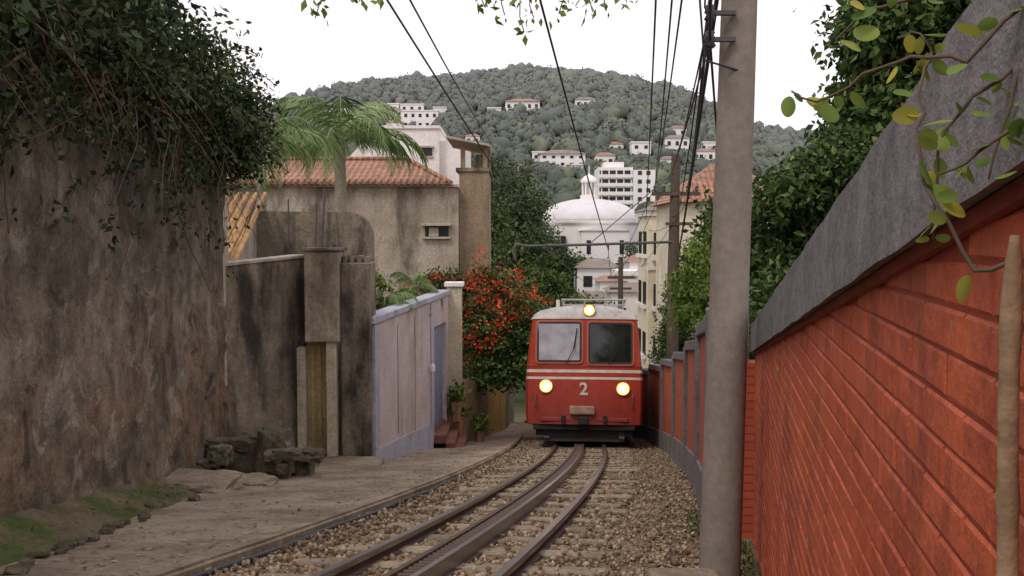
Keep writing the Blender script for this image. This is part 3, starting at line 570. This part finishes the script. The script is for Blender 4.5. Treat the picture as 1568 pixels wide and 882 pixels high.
tubes('overhead_wires',[
 wire((-2.1,0,3.4),(1.0,24.9,-.4),.15,.010), wire((-.9,0,3.4),(2.45,24.9,-.38),.12,.011), wire((2.45,24.9,-.38),(4.6,45,-2),.2), wire((1.0,24.9,-.4),(3.9,45,-2.3),.2),
 wire((1.135,5.68,1.12),(3.85,24.9,1.24),.18,.007), wire((1.135,5.68,1.27),(4.1,25,1.95),.2,.007), wire((.98,5.6,1.5),(3.62,24.9,1.24),.1,.007),
 wire((1.05,5.0,1.7),(4.45,24.9,1.24),.25,.014), wire((1.1,5.4,1.5),(4.12,24.95,.3),.35,.007),wire((1.2,5.8,1.4),(4.16,25,-.95),.15,.014),
 wire((.75,5.0,1.9),(3.4,24.9,.4),.1,.008),wire((.86,5.0,1.9),(3.62,24.9,1.24),.15,.008),wire((1.135,5.68,1.12),(5.4,24,-1.2),.3,.008),
 wire((3.62,24.9,1.24),(4.5,45,-1.9),.2),wire((3.85,24.9,1.24),(4.7,45,-1.9),.3),wire((4.68,24.9,1.24),(5.5,45,-1.9),.2),wire((-1.2,8,2.6),(.3,60,4.0),.5,.012),wire((4.1,25,.3),(5.3,38,.2),.1),wire((4.16,25,1.2),(6.3,31,1.0),.1),
 wire((1.135,5.68,1.12),(-.6,-3,2.2),.1),wire((1.135,5.68,1.27),(-.6,-3,2.5),.1)],M_wire)
tubes('pole_cables',[([(1.12,5.67,1.9),(1.10,5.66,1.3),(1.14,5.66,1.2)],.006),([(1.16,5.67,1.9),(1.07,5.66,1.35),(1.1,5.66,1.0),(1.3,5.7,.95)],.007)],M_wire,C)
# ------------------------------------------------------------ train
def trainpaint():
    m,nt,b=newmat('train_red'); t=nd(nt,'ShaderNodeTexCoord'); s=nd(nt,'ShaderNodeSeparateXYZ'); nt.links.new(t.outputs['Object'],s.inputs[0])
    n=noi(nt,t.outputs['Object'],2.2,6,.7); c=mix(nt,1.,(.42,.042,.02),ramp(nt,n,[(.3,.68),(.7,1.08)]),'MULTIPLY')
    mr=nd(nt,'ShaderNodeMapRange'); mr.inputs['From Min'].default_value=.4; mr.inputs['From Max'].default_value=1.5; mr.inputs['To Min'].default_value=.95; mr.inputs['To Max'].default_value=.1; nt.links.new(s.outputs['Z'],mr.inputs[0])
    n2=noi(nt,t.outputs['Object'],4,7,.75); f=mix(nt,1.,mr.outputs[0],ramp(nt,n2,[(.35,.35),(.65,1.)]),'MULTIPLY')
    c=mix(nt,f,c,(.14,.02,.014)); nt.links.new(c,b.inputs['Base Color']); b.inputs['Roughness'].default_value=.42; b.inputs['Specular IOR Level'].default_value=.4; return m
M_red=trainpaint(); M_redd=plain('train_red_low',(.22,.024,.014),.45,.25,2,spec=.5)
M_roof=plain('train_roof',(.5,.47,.45),.6,.45,4); M_trimw=plain('train_white',(.64,.58,.50),.5,.35,5); M_black=plain('undergear',(.015,.013,.012),.7,.3)
def glass(name,c,rough=.06,v=.35):
    m,nt,b=newmat(name); n=noi(nt,posn(nt),1.8,4); cc=mix(nt,1.,c,ramp(nt,n,[(.35,1-v),(.65,1+v*.5)]),'MULTIPLY'); nt.links.new(cc,b.inputs['Base Color']); b.inputs['Roughness'].default_value=rough; b.inputs['Specular IOR Level'].default_value=.6; return m
M_gl=glass('cab_glass_pale',(.40,.385,.42)); M_gd=glass('cab_glass_dark',(.022,.024,.02),v=.7)  # pale pane: bright reflection painted into its base colour
M_lamp=emis('headlamp_glow',(1,.58,.12),2.6); M_lampc=emis('headlamp_core',(1,.82,.42),14); M_chr=plain('lamp_rim',(.5,.3,.2),.35,.1,metal=.6)
TR=group('cog_railway_train',(cx(20)+.09,20,gz(20)+.136)); TR.rotation_euler=(math.atan(-.167),0,-math.atan(.074))
prof=[(1.19,.42),(1.215,.6),(1.22,1.1),(1.205,1.6),(1.16,2.1),(1.105,2.60),(1.07,2.70),(.93,2.79),(.6,2.87),(.2,2.90)]
zz=[p[1] for p in prof]; ww=[p[0] for p in prof]
def hw(z): return float(np.interp(z,zz,ww))
us=[-1,-.75,-.5,-.25,0,.25,.5,.75,1]
def fy(x,z): w=hw(z)*.96; return -.10*(1-min(1,abs(x/w))**2)
V=[];F=[];FM=[]
for w,z in prof:
    V+=[(-w,13.5,z),(-w,.14,z)]+[(u*w*.96,fy(u*w*.96,z)+(.12*max(0,z-2.6)/.3 if z>2.6 else 0),z) for u in us]+[(w,.14,z),(w,13.5,z)]
k=13
for j in range(len(prof)-1):
    for i in range(k-1): a=j*k+i; F.append((a,a+1,a+1+k,a+k)); FM.append(1 if zz[j]>=2.6 else 0)
    F.append((j*k+12,j*k,(j+1)*k,(j+1)*k+12)); FM.append(0)
F.append(tuple(range(9*k,10*k))); FM.append(1); F.append(tuple(range(k-1,-1,-1))); FM.append(0)
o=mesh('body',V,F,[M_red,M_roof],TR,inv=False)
for p,m in zip(o.data.polygons,FM): p.material_index=m
b=o.modifiers.new('b','BEVEL'); b.width=.02; b.segments=2; b.limit_method='ANGLE'; b.angle_limit=.35
def band(name,z0,z1,pr,mat,back=13.4):
    V=[]
    for z in(z0,z1):
        w=hw(z); V+=[(-w-pr,back,z),(-w-pr,.14,z)]+[(u*(w*.96+pr*.7),fy(u*w*.96,z)-pr,z) for u in us]+[(w+pr,.14,z),(w+pr,back,z)]
        V+=[(-w+.01,back,z),(-w+.01,.15,z)]+[(u*w*.955,fy(u*w*.96,z)+.01,z) for u in us]+[(w-.01,.15,z),(w-.01,back,z)]
    F=[]
    for i in range(12): F+=[(i,i+1,i+27,i+26),(i,i+13,i+14,i+1),(i+26,i+27,i+40,i+39)]
    mesh(name,V,F,mat,TR,inv=False)
band('stripe_low',1.345,1.395,.004,M_trimw); band('stripe_high',1.485,1.545,.004,M_trimw); band('gutter',2.60,2.64,.022,M_trimw); band('skirt_edge',.42,.47,.012,M_redd); band('belt',1.60,1.62,.010,M_redd)
def rrect(x0,x1,z0,z1,r,pr,name,mat,th=.03,glass_=False):
    P=[]
    for cxx,cz,a0 in((x1-r,z1-r,0),(x0+r,z1-r,90),(x0+r,z0+r,180),(x1-r,z0+r,270)):
        for a in(0,30,60,90): t=math.radians(a0+a); P.append((cxx+r*math.cos(t),cz+r*math.sin(t)))
    n=len(P)
    if glass_:   # one flat pane
        ya,yb=fy(x0,z0)-pr,fy(x1,z1)-pr
        V=[(x,ya+(yb-ya)*(x-x0)/(x1-x0)-.012,z) for x,z in P]; return mesh(name,V,[tuple(range(n))],mat,TR,inv=False)
    V=[(x,fy(x,z)-pr,z) for x,z in P]+[(x,fy(x,z)+th,z) for x,z in P]+[((x0+x1)/2,fy((x0+x1)/2,(z0+z1)/2)-pr,(z0+z1)/2)]
    F=[(i,(i+1)%n,2*n) for i in range(n)]+[(i,i+n,(i+1)%n+n,(i+1)%n) for i in range(n)]
    return mesh(name,V,F,mat,TR,inv=False)
def ring(x0,x1,z0,z1,r,wd,pr,name,mat):
    def P_(e):
        P=[];rr=r-e*.6
        for cxx,cz,a0 in((x1-r,z1-r,0),(x0+r,z1-r,90),(x0+r,z0+r,180),(x1-r,z0+r,270)):
            for a in(0,30,60,90): t=math.radians(a0+a); P.append((cxx+(r-e)*math.cos(t),cz+(r-e)*math.sin(t)))
        return P
    A1,B1=P_(0),P_(wd); n=len(A1)
    # subdivided front ring with outer and inner lips
    V=[(x,fy(x,z)-pr,z) for x,z in A1]+[(x,fy(x,z)-pr,z) for x,z in B1]+[(x,fy(x,z)+.03,z) for x,z in A1]+[(x,fy(x,z)+.0,z) for x,z in B1]
    F=[];
    for i in range(n): j=(i+1)%n; F+=[(i,j,n+j,n+i),(i,2*n+i,2*n+j,j),(n+i,n+j,3*n+j,3*n+i)]
    mesh(name,V,F,mat,TR,inv=False)
M_rub=plain('window_rubber',(.03,.025,.025),.6,.2)
M_frame=plain('window_frame_red',(.46,.11,.055),.4,.25,3)
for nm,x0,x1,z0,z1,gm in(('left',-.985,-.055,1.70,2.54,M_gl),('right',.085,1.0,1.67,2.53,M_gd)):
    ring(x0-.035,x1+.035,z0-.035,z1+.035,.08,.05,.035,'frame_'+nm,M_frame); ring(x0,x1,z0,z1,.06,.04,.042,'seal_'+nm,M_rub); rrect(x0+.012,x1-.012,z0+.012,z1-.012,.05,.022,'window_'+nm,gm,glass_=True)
tubes('wiper',[([(-.38,-.16,1.66),(-.2,-.17,2.0),(-.17,-.17,2.25)],.009),([(-.22,-.18,1.95),(-.15,-.18,2.4)],.012)],M_black,TR,inv=False)
tubes('wiper_right',[([(.5,-.15,1.64),(.62,-.16,1.9)],.009),([(.6,-.16,1.85),(.72,-.17,2.2)],.010)],M_black,TR,inv=False)
tubes('grab_rails',[([(sx*1.0,-.06,.75),(sx*1.0,-.10,.78),(sx*1.0,-.10,1.02),(sx*1.0,-.06,1.05)],.012) for sx in(-1,1)],M_iron,TR,inv=False)
def disc(name,x,z,r,y0,y1,mat):
    n=20; V=[(x+r*math.cos(2*math.pi*i/n),y,z+r*math.sin(2*math.pi*i/n)) for y in(y0,y1) for i in range(n)]
    return mesh(name,V,[tuple(range(n)),tuple(range(2*n-1,n-1,-1))]+[(i,i+n,(i+1)%n+n,(i+1)%n) for i in range(n)],mat,TR,inv=False)
for i,(x,z) in enumerate(((-.79,1.20),(.80,1.16))):
    disc('lamp_ring_%d'%i,x,z,.145,-.10,.02,M_chr); disc('lamp_glass_%d'%i,x,z,.125,-.112,-.09,M_lamp); disc('lamp_bulb_%d'%i,x,z,.07,-.120,-.113,M_lampc)
disc('roof_lamp_ring',.1,2.78,.125,-.12,.1,M_chr); disc('roof_lamp_glass',.1,2.78,.105,-.13,-.1,M_lamp); disc('roof_lamp_bulb',.1,2.78,.06,-.138,-.131,M_lampc)
box('roof_lamp_housing',-.02,.22,-.02,.4,2.72,2.9,M_red,TR,.03,inv=False)
cu=bpy.data.curves.new('number','FONT'); cu.body='2'; cu.size=.36; cu.extrude=.004; cu.materials.append(M_trimw); o=bpy.data.objects.new('fleet_number',cu); o.location=(-.10,-.112,1.03); o.rotation_euler=(math.pi/2,0,0); link(o,TR,False)
cu.offset=.008
box('coupler_cover',-.30,.22,-.22,0,.62,.80,plain('buffer_grey',(.32,.2,.13),.7,.4),TR,.03,inv=False)
box('coupler',-.12,.08,-.32,-.05,.42,.58,M_black,TR,.02,inv=False)
box('lower_panel',-.9,.9,-.10,-.02,.48,.56,M_redd,TR,.01,inv=False)
box('underframe',-1.0,1.0,.1,13.3,.18,.44,M_black,TR,inv=False); box('bumper_beam',-1.05,1.05,-.02,.14,.30,.425,M_black,TR,.02,inv=False)
for i,x in enumerate((-.5,.5)):
    for j,y in enumerate((.9,2.9,10,12)):
        V=[];n=24
        for yy_ in(-.055,.055):
            for q in range(n): V.append((x+yy_,y+.34*math.cos(2*math.pi*q/n),.34+.34*math.sin(2*math.pi*q/n)))
        mesh('wheel_%d_%d'%(i,j),V,[tuple(range(n)),tuple(range(2*n-1,n-1,-1))]+[(q,q+n,(q+1)%n+n,(q+1)%n) for q in range(n)],M_iron,TR,inv=False)
box('track_guard',-.85,.85,.2,.3,.06,.2,M_iron,TR,.01,inv=False); box('motor_case',-.38,.38,.5,2.4,.1,.5,M_black,TR,.05,inv=False)
for i,x in enumerate((-.78,.78)): box('sand_pipe_%d'%i,x-.06,x+.06,.1,.25,.12,.42,M_iron,TR,.01,inv=False); box('jumper_%d'%i,x*.55-.04,x*.55+.04,-.16,-.02,.46,.6,M_black,TR,.01,inv=False)
for sx in(-1,1):
    for j in range(7): y=1.2+j*1.7; x=sx*1.165; box('side_window_%d_%d'%(sx,j),min(x,x+sx*.03),max(x,x+sx*.03),y,y+1.2,1.75,2.4,M_gd,TR,inv=False)
rt=[]
for x in(-.45,.0,.45,.85): rt.append(([(x,1.2,2.86),(x,1.2,3.13)],.018)); rt.append(([(x,2.6,2.86),(x,2.6,3.13)],.018))
for y in(1.2,2.6): rt.append(([(-.5,y,3.13),(.9,y,3.13)],.022)); rt.append(([(-.5,y,3.02),(.9,y,3.02)],.014))
for x in(-.5,.9): rt.append(([(x,1.2,3.13),(x,2.6,3.13)],.022))
tubes('roof_rack',rt,plain('rack_grey',(.35,.33,.3),.5,.2,metal=.3),TR,inv=False)
box('resistor_box',-.3,.75,1.4,2.5,2.9,3.03,M_roof,TR,.02,inv=False); box('roof_horn',-.62,-.54,.9,1.05,2.85,3.1,M_trimw,TR,.02,inv=False)
# ------------------------------------------------------------ vegetation
VN=group('climbing_vine',(-3.8,9,1.6))
bl=[((-3.55,6.5,2.3),(.7,1.2,.7)),((-3.6,8.2,2.2),(.7,1.2,.75)),((-3.75,9.8,2.2),(.7,1.2,.75)),((-3.9,11.3,2.1),(.65,1.1,.65)),((-4.1,12.6,1.85),(.55,.9,.5)),((-3.5,7.3,1.6),(.4,1.5,.35)),((-3.75,10,1.5),(.4,1.6,.35)),((-3.85,12.4,1.4),(.45,.9,.4)),((-4.5,8.5,3.0),(1,2.2,.9)),((-4.6,11,2.7),(.8,1.5,.6)),((-3.75,13.0,1.5),(.5,.6,.5)),((-3.8,13.5,1.2),(.35,.4,.35)),((-3.3,5.2,1.4),(.4,1.0,.4))]
P,s=crown(bl,44,56,.15,11); leaves('leaves',P,s,.095,L_dark,VN,11,droop=.5,aspect=.5)
dr=[((-3.1-.073*(y-1)+.1,y,z),(.14,.6,.3)) for y,z in((5.5,1.0),(6.8,1.0),(8,.95),(9.2,.85),(10.4,.95),(11.6,.85),(12.8,.8))]
P,s=crown(dr,9,20,.11,19); leaves('drape_leaves',P,s*.8,.08,L_dark,VN,12,droop=.8,aspect=.5)
rn=random.Random(12); st=[];PP=[]
for i in range(200):
    y=rn.uniform(5.0,13.6); x=-3.1-.073*(y-1)+rn.uniform(-.05,.22); z=1.75+rn.uniform(-.5,.2); pts=[];vx,vy,vz=rn.uniform(-.1,.3),rn.uniform(-1.0,1.0),rn.uniform(-.3,.2)
    ln_=rn.randint(8,22); rr=rn.choice((.006,.008,.011,.017))
    for k in range(ln_):
        pts.append((x,y,z)); vz-=rn.uniform(.02,.15); vx+=rn.uniform(-.12,.1); vy+=rn.uniform(-.3,.3)
        x=max(x+vx*.1,-3.06-.073*(y-1)); y+=vy*.13; z+=vz*.07
        if k>ln_*.4 and rn.random()<.22: PP.append((x,y,z))
    st.append((pts,[rr*(1-.7*k/ln_) for k in range(ln_)]))
tubes('stems',st,M_stem,VN,res=1)
P=np.array(PP); P=np.repeat(P,5,axis=0)+np.random.default_rng(2).normal(size=(len(PP)*5,3))*.05; leaves('hanging_leaves',P,np.random.default_rng(2).uniform(0,.7,len(P)),.08,L_dark,VN,3,droop=.8)
sp=[];PP=[]
for i in range(40):
    y=rn.uniform(11.5,13.6); p=Vector((-3.9,y,1.5+rn.uniform(-.3,.8))); d=Vector((rn.uniform(.2,1),rn.uniform(-.5,.5),rn.uniform(-.3,.8))).normalized(); pts=[tuple(p)]
    for k in range(8): d.z-=.13; p=p+d*.1; pts.append(tuple(p)); PP+= [tuple(p+Vector((rn.gauss(0,.03),rn.gauss(0,.03),rn.gauss(0,.03)))) for _ in range(5)]
    sp.append((pts,.006))
tubes('sprigs',sp,M_stem,VN,res=1); leaves('sprig_leaves',np.array(PP),np.random.default_rng(4).uniform(0,.9,len(PP)),.08,L_dark,VN,5,droop=.3)
def palm(name,base,top,nf,L,seed,tr=.12,up=.6,lw=.035,curl=.085):
    g=group(name,base); rn=random.Random(seed); t=Vector(top); b=Vector(base)
    tubes('trunk',[([tuple(b-Vector((0,0,.1))),tuple(b.lerp(t,.5)+Vector((.04,0,0))),tuple(t)],[tr*1.15,tr,tr*.9])],plain('palm_bark'+name,(.3,.27,.2),.9,.4,10),g,res=4)
    V=[];F=[];sh=[];ra=[]
    for i in range(nf):
        a=i*2.399+rn.uniform(-.3,.3); el=up+rn.uniform(-.7,.5); h=Vector((math.cos(a),math.sin(a),0)); ll=L*rn.uniform(.75,1.15); p=t.copy(); pts=[p.copy()]; n=26; e=el
        s0=rn.uniform(.05,.95)
        for k in range(n):
            d=h*math.cos(e)+Vector((0,0,math.sin(e))); p=p+d*ll/n; pts.append(p.copy()); e-=curl*(.5+k/n)
            side=d.cross(Vector((0,0,1))).normalized()
            if k>3:
                lf=ll*.27*math.sin(math.pi*min(1,(k+1)/(n+1))**.8)+.05
                for sg in(-1,1):
                    for q in(0,.5):
                        bp=p-d*ll/n*q; ld=(side*sg*rn.uniform(.5,.9)+d*rn.uniform(.6,1)+Vector((0,0,-.2-rn.uniform(0,.9)))).normalized(); tip=bp+ld*lf*rn.uniform(.7,1.15)+Vector((0,0,-.18*lf)); wv=d*lw
                        mid=bp.lerp(tip,.5)+Vector((0,0,.08*lf)); c0=len(V); V+=[bp-wv*.4,bp+wv*.4,mid+wv*.5,tip,mid-wv*.5]; F.append((c0,c0+1,c0+2,c0+3,c0+4)); ss=s0+rn.uniform(-.25,.25); sh+=[ss]*5
        ra.append(([tuple(q) for q in pts],[.020*(1-.8*j/n) for j in range(n+1)]))
    mesh('leaflets',V,np.array(F),L_palm,g,shade=np.clip(sh,0,1)); tubes('frond_ribs',ra,plain('rib'+name,(.2,.24,.1),.7,.2),g,res=1)
palm('palm_tree',(-3.85,22,gz(22)),(-3.85,22,2.0),22,2.5,4,.14,1.15,.030,.10)
palm('palm_tree',(-4.75,18.6,gz(18)),(-4.75,18.6,1.55),15,1.7,9,.1,.9,.022,.10)
palm('dwarf_palm',(-2.3,17.6,gz(17)),(-2.3,17.6,-1.25),12,.75,14,.05,.8,.012,.08)
palm('dwarf_palm',(-1.9,20.5,gz(20)),(-2.0,20.3,-1.1),10,.8,15,.05,.8,.012,.08)
tree('garden_shrub',(-3.2,19.2,gz(19)),[((-3.0,19.2,-1.0),(.5,.4,.45)),((-2.2,19.5,-1.5),(.5,.4,.3))],30,50,.12,.1,L_bright,41,.04)
tree('garden_shrub',(3.5,16,gz(16)),[((3.4,16,-.9),(.45,.6,.7)),((3.35,15,-1.5),(.35,.7,.4)),((3.7,17.5,-.3),(.5,.6,.5)),((3.45,18.5,-1.2),(.4,.8,.7)),((3.15,12.5,-1.35),(.3,.9,.3))],46,62,.14,.1,L_bright,42,.05)
tree('garden_shrub',(4.6,24,gz(24)),[((4.5,26,-2.6),(.4,.7,.8)),((4.9,28,-2.0),(.6,.7,.9)),((4.35,24,-3.6),(.35,.7,.6)),((5.6,29,-.8),(.6,.7,.8)),((4.9,30,-3.6),(.6,.7,.8))],44,55,.16,.12,L_mid,47,.06)
tree('garden_tree',(4.1,13,gz(13)),[((3.6,13.5,-.2),(.6,.7,.7)),((4.3,13.2,.0),(.7,.8,.7)),((3.5,12,-.9),(.6,.8,.5)),((4.2,11,-.6),(.7,.8,.6)),((3.1,10.2,-1.2),(.45,.7,.35)),((3.9,13,.5),(.7,.7,.35)),((3.3,14.6,.2),(.45,.6,.5)),((5.0,12.5,.3),(.8,.8,.7)),((4.3,12.8,.95),(.6,.7,.4))],46,70,.16,.11,L_mid,43,.09)
tree('mango_tree',(6.6,14,gz(14)),[((5.2,14,2.2),(.6,.9,.8)),((5.0,14,1.35),(.45,.8,.6)),((5.9,13.5,3.0),(.9,1,.8)),((6.9,13,2.6),(1,1,1)),((6.0,13,1.8),(.9,1,.7)),((6.8,12,3.6),(1,1,.9)),((5.6,14,3.7),(.7,.9,.7)),((5.3,12.5,.9),(.7,.8,.6)),((7.6,13,1.8),(1,1,1)),((6.3,12.2,1.0),(.8,.8,.7)),((5.1,13.6,2.9),(.5,.7,.5))],60,80,.19,.15,L_mid,44,.2,droop=.7)
tree('roadside_tree',(8.8,24,gz(24)),[((8.2,24,1.2),(1,1,.8)),((7.3,24,.4),(.9,1,.8)),((9.0,24,.3),(1.2,1,1)),((6.6,23,-1.0),(1,1,1)),((8,22,-1),(1.4,1,1))],50,75,.24,.17,L_mid,45,.15)
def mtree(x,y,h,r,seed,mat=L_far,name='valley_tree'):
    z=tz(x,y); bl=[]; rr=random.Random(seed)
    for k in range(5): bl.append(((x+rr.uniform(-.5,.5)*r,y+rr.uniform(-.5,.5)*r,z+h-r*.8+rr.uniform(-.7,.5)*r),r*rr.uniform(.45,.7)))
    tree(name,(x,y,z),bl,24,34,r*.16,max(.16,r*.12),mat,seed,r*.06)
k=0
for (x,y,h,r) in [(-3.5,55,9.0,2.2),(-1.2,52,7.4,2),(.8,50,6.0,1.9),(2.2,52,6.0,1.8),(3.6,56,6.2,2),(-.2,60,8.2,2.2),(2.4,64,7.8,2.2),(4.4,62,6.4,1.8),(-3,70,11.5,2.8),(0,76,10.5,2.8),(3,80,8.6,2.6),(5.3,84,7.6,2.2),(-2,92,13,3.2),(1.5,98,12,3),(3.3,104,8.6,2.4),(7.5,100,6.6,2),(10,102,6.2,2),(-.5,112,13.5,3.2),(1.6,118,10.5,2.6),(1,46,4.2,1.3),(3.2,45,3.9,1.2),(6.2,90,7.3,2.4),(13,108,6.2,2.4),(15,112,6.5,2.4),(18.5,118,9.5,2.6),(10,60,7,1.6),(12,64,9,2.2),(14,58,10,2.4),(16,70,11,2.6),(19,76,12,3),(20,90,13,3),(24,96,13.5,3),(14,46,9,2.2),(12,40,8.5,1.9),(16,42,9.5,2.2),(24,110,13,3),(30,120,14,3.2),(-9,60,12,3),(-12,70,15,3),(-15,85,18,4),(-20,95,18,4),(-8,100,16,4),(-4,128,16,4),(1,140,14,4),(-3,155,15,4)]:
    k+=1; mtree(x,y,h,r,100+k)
# hill forest: lumpy crowns + loose leaf tufts
r=np.random.default_rng(8); C0=[];R0=[];S0=[];cnt=0
while cnt<10500:
    y=130+330*r.uniform()**.8; x=r.uniform(-.36,.36)*y
    if any(abs(x-h[0])<h[2]/2+.8 and -7<y-h[1]<h[4]+1 for h in hs): continue
    if y<150 and 0<x<20: continue
    if 14<x<31 and 180<y<214: continue
    rad=r.uniform(1.0,2.5)*(1.4 if r.uniform()<.12 else 1); C0.append((x,y,tz(x,y)+rad*.7)); R0.append(rad); S0.append(np.clip(r.normal(.42,.2)+.4*mn.noise(Vector((x*.02,y*.02,3))),0,1)); cnt+=1
C0=np.array(C0);R0=np.array(R0);S0=np.array(S0); tv2,tf2=ico(2); nv=len(tv2)
V=C0[:,None,:]+tv2[None]*(R0[:,None,None]*r.uniform(.68,1.22,(cnt,nv,1)))*np.stack([r.uniform(.8,1.2,cnt),r.uniform(.8,1.2,cnt),r.uniform(.8,1.25,cnt)],1)[:,None,:]
F=(tf2[None]+(np.arange(cnt)*nv)[:,None,None]).reshape(-1,3)
s=np.clip(np.repeat(S0[:,None],nv,1)+r.normal(size=(cnt,nv))*.16-.1,0,1)
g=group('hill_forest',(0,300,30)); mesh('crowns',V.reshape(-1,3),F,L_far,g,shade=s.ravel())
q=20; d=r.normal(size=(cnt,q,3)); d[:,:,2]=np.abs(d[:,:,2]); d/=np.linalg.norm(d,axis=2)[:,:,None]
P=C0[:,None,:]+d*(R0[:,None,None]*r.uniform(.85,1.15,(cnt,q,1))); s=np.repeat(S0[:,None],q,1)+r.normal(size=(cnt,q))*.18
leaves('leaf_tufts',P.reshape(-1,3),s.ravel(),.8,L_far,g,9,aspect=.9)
# overhanging twigs at top
OB=group('overhanging_branch',(0,5,1.6)); br=[([(-1.4,5.2,1.75),(-.5,5.1,1.5),(.3,5,1.42),(1.0,4.9,1.5)],[.02,.016,.012,.006])]; PP=[];rn=random.Random(6)
for px_,zl in((-.98,1.12),(-.9,1.16),(-.7,1.13),(-.62,1.17),(.1,1.04),(.0,1.15),(.15,1.1),(.28,1.14),(.36,1.16),(.44,1.11),(.52,1.17),(.62,1.18),(.7,1.19),(-.1,1.18)):
    p=Vector((px_+rn.uniform(-.2,.2),5.05,1.5)); e=Vector((px_,5.0+rn.uniform(-.2,.2),zl)); pts=[]
    for k in range(7):
        t=k/6; c=p.lerp(e,t)+Vector((.04*math.sin(t*5),0,0)); pts.append(tuple(c))
        if t>.25: PP+=[tuple(c+Vector((rn.gauss(0,.03),rn.gauss(0,.03),rn.gauss(0,.02)))) for _ in range(4)]
    br.append((pts,.003))
tubes('twigs',br,M_stem,OB,res=1); leaves('leaves',np.array(PP),np.random.default_rng(1).uniform(.3,.9,len(PP)),.055,L_bright,OB,2,droop=.6)
# sapling by the camera
SP=group('sapling',(.41,.80,gz(.8)))
rn=random.Random(33); zsn=list(np.arange(-.62,.001,.02)); pts=[(.416,.80,gz(.8)-.1),(.414,.80,-.8)]+[(.411+.002*math.sin(z*14),.80,z) for z in zsn]
rad=[.0115,.0105]+[.0098-.0022*((z+.62)/.62)+(.0012 if abs((z*7)%1-.5)<.1 else 0)+rn.uniform(-.0002,.0002) for z in zsn]; rad[-1]=.004;rad[-2]=.0065
tubes('stem',[(pts,rad)],M_sapling,SP,res=5)
arcs=[[(.410,.8,-.02),(.39,.82,-.03),(.36,.84,.03),(.355,.86,.09),(.365,.88,.14),(.38,.9,.17),(.36,.92,.2)],
      [(.44,.86,.20),(.40,.87,.155),(.365,.9,.165),(.33,.93,.15),(.29,.95,.125),(.265,.97,.155)],
      [(.45,.88,.15),(.41,.88,.125),(.385,.88,.09),(.375,.87,.03),(.37,.86,-.02)],
      [(.42,.86,.235),(.37,.9,.215),(.33,.93,.21),(.30,.95,.17)],
      [(.45,.84,.10),(.42,.84,.09),(.39,.85,.06),(.36,.86,.05)],
      [(.47,.86,.19),(.44,.86,.15),(.425,.86,.09),(.41,.86,.03)]]
PP=[];D=[];tw=[]
for A_ in arcs:
    A_=[Vector(a) for a in A_]; pts=[]
    for i in range(len(A_)-1):
        for t in(0,.33,.66):
            c=A_[i].lerp(A_[i+1],t)+Vector((rn.gauss(0,.002),rn.gauss(0,.002),rn.gauss(0,.002))); pts.append(tuple(c))
            for _ in range(rn.choice((0,1,1,1,2))):
                PP.append(tuple(c)); sd=rn.choice((-1,1)); D.append((sd*rn.uniform(.3,1),rn.uniform(-.5,.2),rn.uniform(-.9,.4)))
    tw.append((pts,[.0022*(1-.6*i/len(pts)) for i in range(len(pts))]))
tubes('twigs',tw,M_stem,SP,res=2)
PP=np.array(PP); r=np.random.default_rng(3); lf=leaves('leaves',PP,r.beta(1.2,2.3,len(PP)),.031,L_near,SP,7,aspect=.66,dirs=D)
sd=lf.modifiers.new('s','SUBSURF'); sd.levels=2; sd.render_levels=2
P=[];rn=random.Random(2)
for i in range(60):
    y=rn.uniform(4.5,9); x=wx(y)-rn.uniform(.03,.15) if y<7.4 else cx(y)+1.6; P+=[(x+rn.gauss(0,.03),y+rn.gauss(0,.04),gz(y)+rn.uniform(0,.05)) for _ in range(9)]
for i in range(45):
    y=rn.uniform(6,13); x=-3.2-.073*(y-1)+rn.uniform(.1,.4); P+=[(x+rn.gauss(0,.03),y+rn.gauss(0,.04),gz(y)+.15+rn.uniform(0,.05)) for _ in range(4)]
leaves('weeds',np.array(P),np.random.default_rng(1).uniform(0,1,len(P)),.05,L_mid,None,1,droop=-1,aspect=.25)
# ------------------------------------------------------------ world, sun, camera
w=bpy.data.worlds.new('World'); S.world=w; w.use_nodes=True; nt=w.node_tree; bg=nt.nodes['Background']
sky=nd(nt,'ShaderNodeTexSky',sky_type='NISHITA'); sky.sun_disc=False; sky.sun_elevation=math.radians(52); sky.sun_rotation=math.radians(215); sky.dust_density=4
tc=nd(nt,'ShaderNodeTexCoord'); n=noi(nt,tc.outputs['Generated'],2.2,2,.55); cl=ramp(nt,n,[(.3,(.96,.95,.97)),(.7,(1.,1.,1.))])
mul=mix(nt,1.,cl,(13.0,12.4,12.7),'MULTIPLY'); cc=mix(nt,.9,sky.outputs[0],mul); nt.links.new(cc,bg.inputs[0]); bg.inputs[1].default_value=.1
sl=bpy.data.lights.new('sun','SUN'); sl.energy=1.25; sl.angle=math.radians(12); sl.color=(1,.94,.85); so=bpy.data.objects.new('sun',sl); col.objects.link(so)
az=math.radians(215); el=math.radians(52); dv=Vector((math.sin(az)*math.cos(el),math.cos(az)*math.cos(el),math.sin(el))); so.rotation_euler=dv.to_track_quat('Z','Y').to_euler(); so.location=(0,0,20)
S.view_settings.view_transform='Standard'; S.view_settings.look='None'; S.view_settings.exposure=0
cam=bpy.data.cameras.new('camera'); co=bpy.data.objects.new('camera',cam); col.objects.link(co); S.camera=co
cam.lens=34.4; cam.sensor_width=36; cam.clip_start=.05; cam.clip_end=6000; co.rotation_euler=(math.radians(90-3.09),0,0)
